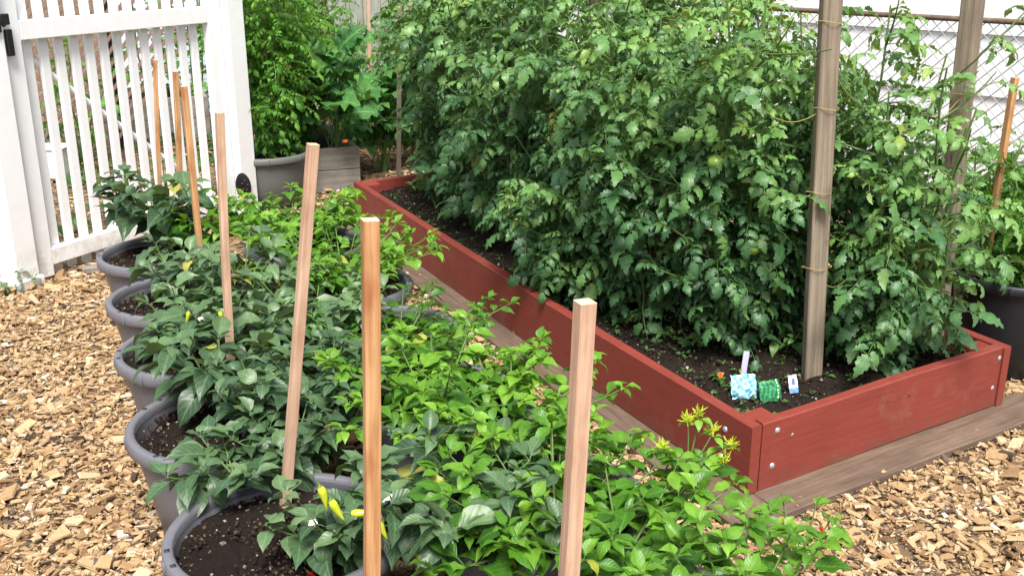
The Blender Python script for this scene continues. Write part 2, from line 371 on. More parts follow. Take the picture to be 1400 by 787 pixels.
P_PEP = [(0, .012), (.08, .10), (.2, .215), (.35, .275), (.5, .255), (.66, .185), (.8, .10), (.91, .04), (1, .004)]
P_PEPW = [(0, .012), (.07, .14), (.18, .27), (.34, .34), (.5, .31), (.66, .225), (.8, .125), (.91, .045), (1, .004)]
P_LANCE = [(0, .01), (.12, .09), (.3, .16), (.5, .16), (.7, .10), (.87, .04), (1, .003)]
P_TOM = [(0, .02), (.08, .20), (.16, .17), (.26, .31), (.36, .24), (.47, .29), (.57, .17), (.68, .20), (.78, .10), (.88, .09), (1, .004)]
def with_petiole(T, L=.24, up=.3):
    v, f, u, t = T; off = np.array([0, L, L * up])
    pt = petiole_t([(0, 0, -.02), (0, L * .5, L * up * .7), tuple(off)], [.016, .013, .012])
    return merge_t([(v + off, f, u, t), pt])
PEP = [with_petiole(leaf_t(p, dr, fo, wv, 5, cu, sd, tc)) for p, dr, fo, wv, cu, sd, tc in (
    (P_PEP, .35, .30, .10, 0, 1, .2), (P_PEPW, .5, .22, .14, .1, 2, .1), (P_PEP, .2, .42, .08, 0, 3, .3), (P_PEPW, .7, .15, .18, .2, 4, 0), (P_PEP, .9, .35, .10, .1, 5, 0), (P_PEPW, .1, .5, .2, -.1, 6, .5), (P_PEP, 1.3, .1, .25, .3, 7, 0), (P_PEPW, -.2, .3, .2, 0, 8, .4))]
LAN = [with_petiole(leaf_t(p, dr, fo, wv, 3, 0, sd, tc), .2) for p, dr, fo, wv, sd, tc in (
    (P_PEP, .3, .35, .12, 1, .2), (P_PEP, .6, .25, .15, 2, .1), (P_PEPW, .15, .45, .1, 3, .3), (P_PEP, .9, .3, .15, 4, 0))]
TL = [leaf_t(P_TOM, dr, fo, wv, 3, cu, sd, tc) for dr, fo, wv, cu, sd, tc in ((.4, .2, .25, .3, 1, .3), (.8, -.1, .3, .35, 2, .2), (.2, .4, .2, 0, 3, .5), (1.1, .1, .35, .3, 4, 0))]
def compound(seed, pairs=3, arch=.9, lf=.36, leaflets=TL, roll=.5):
    r = random.Random(seed); pts = []; y = z = 0; a = .35; n = 9
    for i in range(n + 1):
        pts.append((r.uniform(-.01, .01), y, z)); a -= arch / n * (1 + .6 * i / n); y += math.cos(a) / n; z += math.sin(a) / n
    pts = np.array(pts); items = [petiole_t(pts[::3], [.014, .011, .009, .005])]
    def at(t):
        q = t * n; i = min(int(q), n - 1); return pts[i] * (1 - q + i) + pts[i + 1] * (q - i), (pts[i + 1] - pts[i]) / np.linalg.norm(pts[i + 1] - pts[i])
    for k in range(pairs):
        t = .34 + .56 * k / max(1, pairs - 1) * .95
        for sd in (-1, 1):
            p, d = at(min(.97, t + r.uniform(-.03, .03)))
            sdir = np.array([sd, 0, 0]) * 1. + d * (.45 + r.uniform(-.15, .3)) + np.array([0, 0, r.uniform(-.5, .15)])
            up = np.array([r.uniform(-roll, roll), r.uniform(-roll, roll), 1.])
            s = lf * (1.05 - .18 * k + r.uniform(-.12, .12)) * (1 if k else .85)
            q = p + sdir * .035
            items.append(xf_t(r.choice(leaflets), q, sdir, up, s, r.uniform(-.1, .1)))
            if k < pairs - 1 and r.random() < .6:   # small in-between leaflet
                p2, d2 = at(t + .12); items.append(xf_t(r.choice(leaflets), p2, sdir + np.array([0, 0, -.2]), up, s * .38, .05))
    p, d = at(1.); items.append(xf_t(r.choice(leaflets), p, d + np.array([0, 0, -.1]), np.array([r.uniform(-.3, .3), 0, 1.]), lf * 1.15, 0))
    return merge_t(items)
TOM = [compound(s, 3, ar, .40, roll=.9) for s, ar in ((1, .3), (2, .7), (3, 1.3), (4, .5), (5, 1.8), (6, .9))]
FEA = [compound(s + 20, 4, ar, .26) for s, ar in ((1, .6), (2, 1.1), (3, 1.5))]
P_SQ = [(0, .03), (.05, .40), (.14, .30), (.22, .52), (.32, .34), (.43, .50), (.56, .24), (.66, .32), (.80, .14), (.9, .12), (1, .01)]
SQ = [with_petiole(leaf_t(P_SQ, dr, fo, wv, 5, .1, sd, .1), .9, .8) for dr, fo, wv, sd in ((.3, .3, .5, 1), (.6, .2, .6, 2), (.1, .45, .5, 3))]

def unit(v): v = np.asarray(v, float); return v / (np.linalg.norm(v) + 1e-9)

def fruit_obj(kind, loc, size, parent, d=(0, 0, -1), seed=0, label=None):
    mb = MB(); r = random.Random(seed)
    if kind == 'tomato':
        n = 9; prof = [(max(1e-4, size * math.sin(math.pi * i / n)) * 1.06, -size * .88 * math.cos(math.pi * i / n) - (0.05 * size if i > n - 2 else 0)) for i in range(n + 1)]
        mb.lathe(prof, 14, tint=.5); mat = [M['tom_green'], M['stem']]
        for k in range(5):
            a = k * 1.257; mb.tube([(0, 0, size * .86), (math.cos(a) * size * .45, math.sin(a) * size * .45, size * .85), (math.cos(a) * size * .8, math.sin(a) * size * .8, size * .55)], [size * .09, size * .07, size * .01], 4, mi=1)
        mb.tube([(0, 0, size * .8), (0.1 * size, 0, size * 1.5)], size * .07, 5, mi=1)
    else:
        L = size; w = size * (.17 if kind == 'pepper' else .13); b = r.uniform(-.2, .2); pts = []; rad = []
        for i in range(10):
            t = i / 9; pts.append((b * L * t * t, .05 * L * math.sin(t * 3), -L * t)); rad.append(w * (min(1, .55 + 2.2 * t) * (1 - t ** 2.4) + .02))
        mb.tube(pts, rad, 10)
        mb.tube([(0, 0, -.01 * L), (0, 0, .06 * L), (.03 * L, 0, .28 * L)], [w * .7, w * .28, w * .22], 6, mi=1)
        mat = [M['pep_red'] if kind == 'chili' else M['pep_yellow'], M['stem']]
    o = mb.build('fruit', mat, parent, True, loc)
    q = Vector((0, 0, -1)).rotation_difference(Vector(d)); o.rotation_euler = q.to_euler()
    if label: o['label'] = label
    return o
def flower_obj(mat, loc, s, parent, petals=5, rows=1, up=(0, -.4, 1), label=None):
    mb = MB(); T = leaf_t([(0, .1), (.3, .34), (.65, .42), (.9, .25), (1, .05)], .3, .2, .1, 3)
    D = []; N = []; S = []
    for q in range(rows):
        for k in range(petals):
            a = (k + .5 * q) * 2 * math.pi / petals; e = .25 + .5 * q
            D.append((math.cos(a) * math.cos(e), math.sin(a) * math.cos(e), math.sin(e))); N.append((-math.cos(a) * math.sin(e), -math.sin(a) * math.sin(e), math.cos(e))); S.append(s * (1 - .25 * q))
    mb.inst(T, np.zeros((len(D), 3)), D, N, S, .5)
    mb.lathe([(.001, .28 * s), (.12 * s, .22 * s), (.16 * s, .05 * s), (.1 * s, -.05 * s)], 8, mi=1)
    o = mb.build('flower', [mat, M['petal_yellow']], parent, True, loc)
    o.rotation_euler = Vector((0, 0, 1)).rotation_difference(Vector(up).normalized()).to_euler()
    if label: o['label'] = label
    return o

def bezier(p0, p1, p2, n):
    t = np.linspace(0, 1, n)[:, None]; p0, p1, p2 = map(np.asarray, (p0, p1, p2))
    return (1 - t) ** 2 * p0 + 2 * t * (1 - t) * p1 + t * t * p2

def pepper(name, base, label, group, seed, h=.32, spread=.2, nb=6, per=9, leaf=.085, mat='leaf_pepper', templ=PEP, tint0=.35, fruits=(), flowers=0, lean=(0, 0), cat='pepper plant', low=.15, tipn=4, flmat='petal_white', stems=1):
    r = np.random.default_rng(seed); root = empty(name, base, label, cat, group)
    if cat == 'pepper plant': leaf *= 1.3; per = int(per * 1.45); spread *= 1.15
    st = MB(); fo = MB(); O = []; D = []; N = []; S = []; T = []
    tips = []
    for sidx in range(stems):
        b0 = np.array([0, 0, -.02]) + (np.array([r.uniform(-.5, .5) * spread, r.uniform(-.5, .5) * spread, 0]) if stems > 1 else 0)
        fork = b0 + np.array([lean[0] * .3, lean[1] * .3, h * r.uniform(.22, .36)])
        ms = bezier(b0, (b0 + fork) / 2 + r.uniform(-.01, .01, 3), fork, 5); st.tube(ms, np.linspace(.006, .0045, 5) * (h / .3) ** .5, 6)
        a0 = r.uniform(0, 6.28)
        for k in range(nb):
            a = a0 + k * 2.399 + r.uniform(-.3, .3); rr = spread * (.35 + .65 * math.sqrt((k + .6) / nb)) * r.uniform(.8, 1.1)
            zt = h * (1.02 - .38 * (rr / spread) ** 1.5) * r.uniform(.88, 1.1)
            tip = b0 + np.array([math.cos(a) * rr + lean[0], math.sin(a) * rr + lean[1], zt])
            s0 = ms[-1 if k > 1 else -2]
            mid = s0 * .55 + tip * .45 + np.array([0, 0, -.0]) + np.array([math.cos(a), math.sin(a), 0]) * rr * .18
            dtb = r.normal(0, .09); br = bezier(s0, mid, tip, 8); st.tube(br, np.linspace(.004, .0018, 8), 5)
            tips.append(tip)
            for q in range(per):
                t = low + (1 - low) * (q + r.uniform(0, 1)) / per; p = br[0] * 0 + np.array([np.interp(t, np.linspace(0, 1, 8), br[:, j]) for j in range(3)])
                aa = a + (q % 2 * 2 - 1) * r.uniform(.4, 1.7) if r.random() < .75 else r.uniform(0, 6.28)
                el = r.uniform(-.4, .4)
                d = np.array([math.cos(aa) * math.cos(el), math.sin(aa) * math.cos(el), math.sin(el)])
                O.append(p); D.append(d); N.append(unit(np.array([0, 0, 1.]) + r.normal(0, .28, 3))); S.append(leaf * r.choice([r.uniform(.5, .8), r.uniform(.8, 1.25)]) * (1.12 - .35 * t))
                T.append(tint0 + dtb + r.normal(0, .12) + .2 * t)
            for q in range(tipn):
                aa = r.uniform(0, 6.28); el = r.uniform(-.1, .9); d = np.array([math.cos(aa) * math.cos(el), math.sin(aa) * math.cos(el), math.sin(el)])
                O.append(tip); D.append(d); N.append(unit(np.array([0, 0, 1.]) + r.normal(0, .25, 3))); S.append(leaf * r.uniform(.35, .7)); T.append(tint0 + .3 + r.normal(0, .1))
    O, D, N, S, T = map(np.array, (O, D, N, S, T)); T = np.where(r.random(len(T)) < .006, .97, np.clip(T, .02, .85))
    g = r.integers(0, len(templ), len(O))
    for i, tp in enumerate(templ):
        k = g == i
        if k.any(): fo.inst(tp, O[k], D[k], N[k], S[k], T[k])
    st.build('stem', M['stem'], root, True); fo.build('foliage', M[mat], root, True)
    for i, (kind, px, py, dy, size, dirn) in enumerate(fruits):    # fruit at a seen place near the plant
        loc = PY(px, py, base[1] + dy) - Vector(base); fruit_obj(kind, loc, size, root, dirn, seed + i)
    for k in range(flowers):
        t = tips[r.integers(0, len(tips))] + r.uniform(-.02, .02, 3); flower_obj(M[flmat], tuple(t + np.array([0, 0, -.0])), .011, root)
    return root

CLEAR = []
def tomato(name, base, label, group, seed, h=1.5, rad=.3, nst=7, leaf=.165, mat='leaf_tomato', templ=TOM, z0=.12, step=.039, tint0=.30, fruits=(), flowers=2, shoots=.75, cat='tomato plant', toptint=.46, lean=(0, 0), outw=.75):
    r = np.random.default_rng(seed); root = empty(name, base, label, cat, group)
    st = MB(); fo = MB(); O = []; D = []; N = []; S = []; T = []; tops = []
    def run(pts, rad0, rad1, zlo, ls):
        pts = np.array(pts); L = np.concatenate([[0], np.cumsum(np.linalg.norm(np.diff(pts, axis=0), axis=1))])
        st.tube(pts, np.linspace(rad0, rad1, len(pts)), 6); s = r.uniform(0, step); a = r.uniform(0, 6.28); dt = r.normal(0, .11); ls = ls * r.uniform(.78, 1.22)
        while s < L[-1]:
            p = np.array([np.interp(s, L, pts[:, j]) for j in range(3)]); a += 2.4 + r.uniform(-.5, .5)
            if p[2] > zlo * r.uniform(.7, 1.3):
                ctr = np.array([lean[0], lean[1], 0]) * (p[2] / h); ow = unit((p - ctr) * [1, 1, 0] + 1e-3); c = np.array([math.cos(a), math.sin(a), 0]); c = unit(c + outw * ow)
                el = r.uniform(-.3, .55); d = c * math.cos(el) + np.array([0, 0, math.sin(el)])
                O.append(p); D.append(d); N.append(unit(np.array([0, 0, 1.]) + r.normal(0, .32, 3)))
                f = p[2] / h; end = 1 - .45 * max(0, (s / L[-1] - .7) / .3)
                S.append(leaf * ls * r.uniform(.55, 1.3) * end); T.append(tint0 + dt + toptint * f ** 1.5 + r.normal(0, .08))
            s += step * r.uniform(.7, 1.3)
    for k in range(nst):
        a = k * 6.28 / nst + r.uniform(-.4, .4); rr = rad * r.uniform(.25, .9); H = h * r.uniform(.8, 1.08)
        pts = [np.array([0, 0, -.02])]; cur = np.array([0., 0, 0]); m = 9
        tgt = np.array([math.cos(a) * rr + lean[0], math.sin(a) * rr + lean[1], H]); ph = r.uniform(0, 6.28, 2)
        for i in range(1, m + 1):
            t = i / m; w = .035 * math.sin(t * 3.14)
            pts.append(np.array([tgt[0] * t ** .75 + w * math.sin(ph[0] + 5 * t), tgt[1] * t ** .75 + w * math.sin(ph[1] + 5 * t), H * t]))
        run(pts, .009, .003, z0, 1.); tops.append(pts[-1])
        for q in range(int(shoots * 8)):
            i = r.integers(2, m); p = pts[i]; aa = r.uniform(0, 6.28); c = unit(np.array([math.cos(aa), math.sin(aa), 0]) + .9 * unit(p * [1, 1, 0] + 1e-3)); L = r.uniform(.15, .35 if r.random() < .85 else .55) * (h / 1.5) ** .5
            e = p + c * L * .8 + np.array([0, 0, L * r.uniform(.1, .8)]); run(bezier(p, (p + e) / 2 + c * .05, e, 6), .0045, .002, z0 * .8, .8)
    O, D, N, S, T = map(np.array, (O, D, N, S, T)); T = np.where(r.random(len(T)) < .006, .97, np.clip(T, .02, .85))
    wp = O + np.array(base) + D * S[:, None] * .55; ok = np.ones(len(O), bool)     # leaves pruned where they press against a post
    tp_ = O + np.array(base) + D * S[:, None]; det = U.x * Vv.y - U.y * Vv.x    # no leaf may pass through the boards
    tu = ((tp_[:, 0] - A.x) * Vv.y - (tp_[:, 1] - A.y) * Vv.x) / det; tv = (U.x * (tp_[:, 1] - A.y) - U.y * (tp_[:, 0] - A.x)) / det
    if name == 'tomato_plant' and abs(base[2] - SOILZ) < 1e-3: ok &= ~(((tu < .05) | (tv < .05)) & (tp_[:, 2] < BZ + HB + .07))
    for (q0_, q1_, rr_) in CLEAR:
        t_ = (wp[:, 2] - q0_[2]) / (q1_[2] - q0_[2]); lx = q0_[0] + (q1_[0] - q0_[0]) * t_; ly = q0_[1] + (q1_[1] - q0_[1]) * t_
        for fr in (1, .93, .86, .8):
            ok &= ~((np.hypot(wp[:, 0] - lx * fr, wp[:, 1] - ly * fr) < rr_) & (r.random(len(O)) < .93) & (wp[:, 2] > .32))
    O, D, N, S, T = O[ok], D[ok], N[ok], S[ok], T[ok]
    g = r.integers(0, len(templ), len(O))
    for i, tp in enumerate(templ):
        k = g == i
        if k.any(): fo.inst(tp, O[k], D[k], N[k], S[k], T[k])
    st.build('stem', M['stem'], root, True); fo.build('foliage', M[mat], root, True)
    for i, (kind, px, py, dy, size) in enumerate(fruits):
        loc = PY(px, py, base[1] + dy) - Vector(base); fruit_obj(kind, loc, size, root, (.05, .1, -1), seed + i)
    for k in range(flowers):
        i = r.integers(0, len(O)); flower_obj(M['petal_yellow'], tuple(O[i] + D[i] * .05), .009, root)
    return root

# ------------------------------------------------------------------ world and light
w = bpy.data.worlds.new('World'); scene.world = w; w.use_nodes = True; nt = w.node_tree
bg = nt.nodes['Background']; sky = nt.nodes.new('ShaderNodeTexSky'); sky.sky_type = 'NISHITA'; sky.sun_disc = False
SUN_EL, SUN_AZ = R(58), R(175)     # azimuth clockwise from +Y
sky.sun_elevation = SUN_EL; sky.sun_rotation = SUN_AZ; sky.dust_density = 3; sky.ozone_density = 1; sky.air_density = 1
hs = nt.nodes.new('ShaderNodeHueSaturation'); hs.inputs['Saturation'].default_value = .55
nt.links.new(sky.outputs[0], hs.inputs['Color']); nt.links.new(hs.outputs[0], bg.inputs[0]); bg.inputs[1].default_value = .095
sl = bpy.data.lights.new('sun', 'SUN'); sl.energy = 2.9; sl.angle = R(20); sl.color = (1, .96, .9)
so = bpy.data.objects.new('sun', sl); COL.objects.link(so)
dsun = Vector((math.sin(SUN_AZ) * math.cos(SUN_EL), math.cos(SUN_AZ) * math.cos(SUN_EL), math.sin(SUN_EL)))
so.rotation_euler = dsun.to_track_quat('Z', 'Y').to_euler()
scene.view_settings.view_transform = 'Standard'; scene.view_settings.look = 'None'; scene.view_settings.gamma = 1
scene.view_settings.exposure = 1.05
scene.cycles.max_bounces = 6; scene.cycles.transparent_max_bounces = 4; scene.cycles.diffuse_bounces = 2
scene.cycles.glossy_bounces = 2; scene.cycles.transmission_bounces = 3; scene.cycles.use_denoising = True

# ------------------------------------------------------------------ ground
g = MB(); g.add([(-60, -30, 0), (60, -30, 0), (60, 90, 0), (-60, 90, 0)], [(0, 1, 2, 3)])
tag(g.build('ground', M['ground']), 'earth strewn with old wood mulch', None, None, 'structure')

# ------------------------------------------------------------------ raised bed geometry
BZ = .034                                     # boards stand on the sill planks
A = PZ(1021, 677, BZ); B = PZ(486, 298, BZ); C_ = PZ(1369, 551, BZ)
U = (B - A).normalized(); Lbed = (B - A).length
Vv = (C_ - A); Wbed = Vv.length; Vv = Vv.normalized()   # a home-made bed, a few degrees out of square
print('bed', Lbed, Wbed, A, B, C_, 'angle', math.degrees(math.acos(U.dot((C_ - A).normalized()))))
ZZ = Vector((0, 0, 1))
def BP(u, v, z=0): p = A + U * (u * Lbed) + Vv * (v * Wbed); return Vector((p.x, p.y, z))
HB, TB = .222, .038
bed = empty('raised_bed', BP(0, 0), 'long red painted wooden raised bed full of tomato plants', 'raised bed')
def inv(o): return o
def bedpart(mb, name, mats, smooth=False):
    o = mb.build(name, mats, None, smooth); o.parent = bed; o.matrix_parent_inverse = bed.matrix_basis.inverted(); return o
def board(a, b, off, name='side_board', z0=BZ, h=HB, t=TB, bow=0., mat='red', n=12, dz=0.):
    """long board from a to b, its outer face on the a-b line, body towards off; gently bowed, chamfered top"""
    a = Vector(a); b = Vector(b); d = (b - a); L = d.length; d.normalize(); off = off.normalized()
    mb = MB(); r = random.Random(int(L * 1000)); c = .004
    prof = [(0, 0), (t, 0), (t, h - c), (t - c, h), (c, h), (0, h - c)]
    V = []; n_ = len(prof); ph = r.uniform(0, 6)
    for i in range(n + 1):
        s = i / n; bo = bow * math.sin(math.pi * s) + .0015 * math.sin(ph + s * 9)
        for (p, q) in prof:
            x = a + d * (L * s) + off * (p + bo) + ZZ * (z0 + q + dz * s + .0015 * math.sin(s * 7 + ph)); V.append(x - a)
    F = [(i * n_ + j, i * n_ + (j + 1) % n_, (i + 1) * n_ + (j + 1) % n_, (i + 1) * n_ + j) for i in range(n) for j in range(n_)]
    F += [tuple(range(n_))[::-1], tuple(n * n_ + q for q in range(n_))]
    mb.add([tuple(v) for v in V], F)
    o = mb.build(name, M[mat]); o.parent = bed; o.matrix_parent_inverse = bed.matrix_basis.inverted(); o.location = a; return o
u1 = 1.0
board(BP(0, 0), BP(1, 0), Vv, bow=-.012)
board(BP(0, 0) + Vv * (TB + .010) + U * .004, BP(0, 1) - Vv * (TB + .003) + U * .002, U, dz=.004)
board(BP(0, 1) - U * .004, BP(1, 1), -Vv)
board(BP(1, 0) + Vv * (TB + .004), BP(1, 1) - Vv * (TB + .004), -U)
# inner lining boards, a little lower
for (a, b, o_) in ((BP(0, 0) + Vv * (TB + .002) + U * .12, BP(1, 0) + Vv * (TB + .002) - U * .12, Vv),):
    board(a, b, o_, 'lining_board', h=HB - .02, t=.02, mat='red')
for (u, v, su, sv) in ((0, 0, 1, 1), (0, 1, 1, -1), (1, 0, -1, 1), (1, 1, -1, -1)):
    mb = MB(); c = BP(u, v) + U * su * (.062 + (.0 if u else -.0)) + Vv * sv * (TB + .05)
    mb.box((0, 0, 0), (.088, .088, HB - .006), (U, Vv, ZZ), .004)
    o = mb.build('corner_post', M['red']); o.parent = bed; o.matrix_parent_inverse = bed.matrix_basis.inverted(); o.location = c + ZZ * (BZ + (HB - .006) / 2)
def bolt(p, nrm):
    mb = MB(); r_ = .0075
    mb.lathe([(.0001, .005), (r_ * .6, .0045), (r_ * .95, .0025), (r_ * 1.3, .0015), (r_ * 1.35, -.001)], 10)
    o = mb.build('bolt', M['bolt'], None, True); o.parent = bed; o.matrix_parent_inverse = bed.matrix_basis.inverted(); o.location = p
    o.rotation_euler = ZZ.rotation_difference(Vector(nrm)).to_euler()
for (v, z) in ((.088, .185), (.08, .07), (.957, .185), (.945, .075)):
    bolt(BP(0, v, BZ + z) + U * .003, -U)
for (u, z) in ((.033, .165), (.036, .07), (.97, .16), (.97, .07)):
    bolt(BP(u, 0, BZ + z) - Vv * (.001), -Vv)
# bed soil: lumpy grid with clods
def lumpy(name, origin, e1, e2, n1, n2, z, amp, mat, parent, mask=None, clods=0, seed=1, mound=0):
    r = np.random.default_rng(seed); mb = MB()
    a = np.linspace(0, 1, n1); b = np.linspace(0, 1, n2); A1, B1 = np.meshgrid(a, b, indexing='ij')
    o_ = np.array(origin); P = o_ + A1[..., None] * np.array(e1) + B1[..., None] * np.array(e2)
    zz = np.zeros_like(A1)
    for k in range(14):
        f = r.uniform(3, 40, 2); zz += amp * .35 * np.sin(A1 * f[0] * 3 + r.uniform(0, 6)) * np.sin(B1 * f[1] + r.uniform(0, 6)) / (1 + k * .2)
    zz += r.uniform(-amp, amp, A1.shape) * .5
    P[..., 2] = z + zz; v = P.reshape(-1, 3)
    i = np.arange(n1 - 1)[:, None] * n2; j = np.arange(n2 - 1)[None]
    f = np.stack([i + j, i + n2 + j, i + n2 + j + 1, i + j + 1], -1).reshape(-1, 4); mb.add(v, f)
    add_clods(mb, clods, lambda n: o_ + r.uniform(0, 1, (n, 1)) * np.array(e1) + r.uniform(0, 1, (n, 1)) * np.array(e2), z + amp * .3, r)
    return mb.build(name, [mat, M['clod']], parent)
OCT = (np.array([(1, 0, 0), (0, 1, 0), (-1, 0, 0), (0, -1, 0), (0, 0, 1), (0, 0, -1)], float), np.array([(0, 1, 4), (1, 2, 4), (2, 3, 4), (3, 0, 4), (1, 0, 5), (2, 1, 5), (3, 2, 5), (0, 3, 5)]), np.zeros((6, 2)), np.zeros(6))
def add_clods(mb, n, where, z, r, smin=.002, smax=.009):
    if not n: return
    P = where(n); P[:, 2] = z + r.uniform(-.002, .003, n)
    mb.inst(OCT, P, r.normal(0, 1, (n, 3)), r.normal(0, 1, (n, 3)), smin + (smax - smin) * r.random(n) ** 3, r.random(n) ** 1.6, mi=1)
SOILZ = BZ + HB - .07
o = lumpy('soil', (BP(0, 0) + U * .004 + Vv * .03)[:], (U * (Lbed - .03))[:], (Vv * (Wbed - .06))[:], 160, 60, SOILZ, .014, M['bed_soil'], None, clods=9000, seed=3)
o.parent = bed; o.matrix_parent_inverse = bed.matrix_basis.inverted()

# sill planks round the bed
def plank(name, a, b, w, t, label, group, mat='plank', off=None, z=0.002):
    a = Vector(a); b = Vector(b); d = b - a; L = d.length; d.normalize(); s = Vector((-d.y, d.x, 0))
    mb = MB(); mb.box((0, 0, 0), (L, w, t), None, .004)
    o = mb.build(name, M[mat]); o.location = (a + b) / 2 + ZZ * (z + t / 2); o.rotation_euler = (0, 0, math.atan2(d.y, d.x))
    return tag(o, label, 'plank', group)
PW = .165
plank('sill_plank', BP(0, 0) - Vv * (PW / 2 - .03) - U * .15, BP(1, 0) - Vv * (PW / 2 - .03) + U * .16, PW, .03, 'weathered plank on the ground along the long red board', 'planks under the bed')
plank('sill_plank', BP(0, 0) - U * (PW / 2 - .035) + Vv * .036, BP(0, 1) - U * (PW / 2 - .035) + Vv * .16, PW, .03, 'weathered plank on the ground along the short bolted red board', 'planks under the bed')
plank('sill_plank', BP(0, 1) + Vv * (PW / 2 - .05) + U * .085, BP(1, 1) + Vv * (PW / 2 - .05), PW, .03, 'weathered plank on the ground on the far side of the bed', 'planks under the bed')

# ------------------------------------------------------------------ wood chips
def chips(n_try, seed, xr, yr, smin, smax, zmax, seen=True):
    r = np.random.default_rng(seed)
    x = r.uniform(*xr, n_try); y = r.uniform(*yr, n_try)
    keep = np.ones(n_try, bool)
    # keep what lies in or near the view
    dep = y * math.cos(PITCH) + CAMH * math.sin(PITCH); keep &= np.abs(x / dep) < .70
    # not inside the bed
    det = U.x * Vv.y - U.y * Vv.x; pu = ((x - A.x) * Vv.y - (y - A.y) * Vv.x) / det; pv = (U.x * (y - A.y) - U.y * (x - A.x)) / det
    keep &= ~((pu > .0) & (pu < Lbed) & (pv > .0) & (pv < Wbed))
    onpl = (pu > -.13) & (pu < Lbed + .16) & (pv > -.13) & (pv < Wbed + .1)
    keep &= (~onpl) | (r.random(n_try) < .004)
    keep &= ~((x < -1.72 - .0 * y) & ((x + 2.33) * .93 - (y - 4.9) * .37 < -.02) & (r.random(n_try) < .72))   # thin beyond the gate
    x, y, onpl = x[keep], y[keep], onpl[keep]; n = len(x)
    z = r.random(n) ** 1.5 * zmax + .002; z[onpl] = .036
    L = smin + (smax - smin) * r.random(n) ** 1.7; Wd = L * np.where(r.random(n) < .25, r.uniform(.07, .2, n), r.uniform(.3, .8, n)); Th = np.clip(L * r.uniform(.08, .25, n), .0015, .008)
    yaw = r.uniform(0, 6.28, n); tx = r.normal(0, .27, n); ty = r.normal(0, .24, n); tx[onpl] *= .1; ty[onpl] *= .1
    base = np.array([(-.5, -.5, -.5), (.5, -.5, -.5), (.5, .5, -.5), (-.5, .5, -.5), (-.5, -.5, .5), (.5, -.5, .5), (.5, .5, .5), (-.5, .5, .5)])
    P = base[None].repeat(n, 0); P[:, :, :2] *= 1 + r.uniform(-.35, .3, (n, 8, 2)) * .8
    P[:, 4:, :2] = P[:, :4, :2] * r.uniform(.8, 1, (n, 4, 1)); P[:, [0, 3, 4, 7], 1] *= r.uniform(.25, 1.1, n)[:, None]
    P *= np.stack([L, Wd, Th], -1)[:, None]
    P[..., 2] += (P[..., 0] ** 2) * r.uniform(-6, 6, n)[:, None]
    cx, sx, cy, sy, cz, sz = np.cos(tx), np.sin(tx), np.cos(ty), np.sin(ty), np.cos(yaw), np.sin(yaw)
    X, Y, Z = P[..., 0], P[..., 1], P[..., 2]
    Y, Z = Y * cx[:, None] - Z * sx[:, None], Y * sx[:, None] + Z * cx[:, None]
    X, Z = X * cy[:, None] + Z * sy[:, None], -X * sy[:, None] + Z * cy[:, None]
    X, Y = X * cz[:, None] - Y * sz[:, None], X * sz[:, None] + Y * cz[:, None]
    V = np.stack([X + x[:, None], Y + y[:, None], Z + z[:, None]], -1).reshape(-1, 3)
    F = np.array([(0, 3, 2, 1), (4, 5, 6, 7), (0, 1, 5, 4), (1, 2, 6, 5), (2, 3, 7, 6), (3, 0, 4, 7)])
    F = (F[None] + (np.arange(n) * 8)[:, None, None]).reshape(-1, 4)
    t = np.clip(r.normal(.50, .23, n), .02, .98)
    return V, F, np.repeat(t, 8), n
mb = MB(); tot = 0
for args in ((105000, 11, (-3, 3.2), (1.2, 5.2), .012, .042, .020), (34000, 12, (-5.2, 4.5), (5.0, 10.5), .02, .06, .022), (60000, 14, (-2.6, 2.6), (1.3, 4.6), .004, .014, .024), (1800, 13, (-2.6, 2.6), (1.3, 5), .05, .085, .03)):
    V, F, t, n = chips(*args); mb.add(V, F, None, t); tot += n
print('chips', tot)
tag(mb.build('wood_chips', M['chips']), 'tan wood chips spread over the paths', None, None, 'stuff')

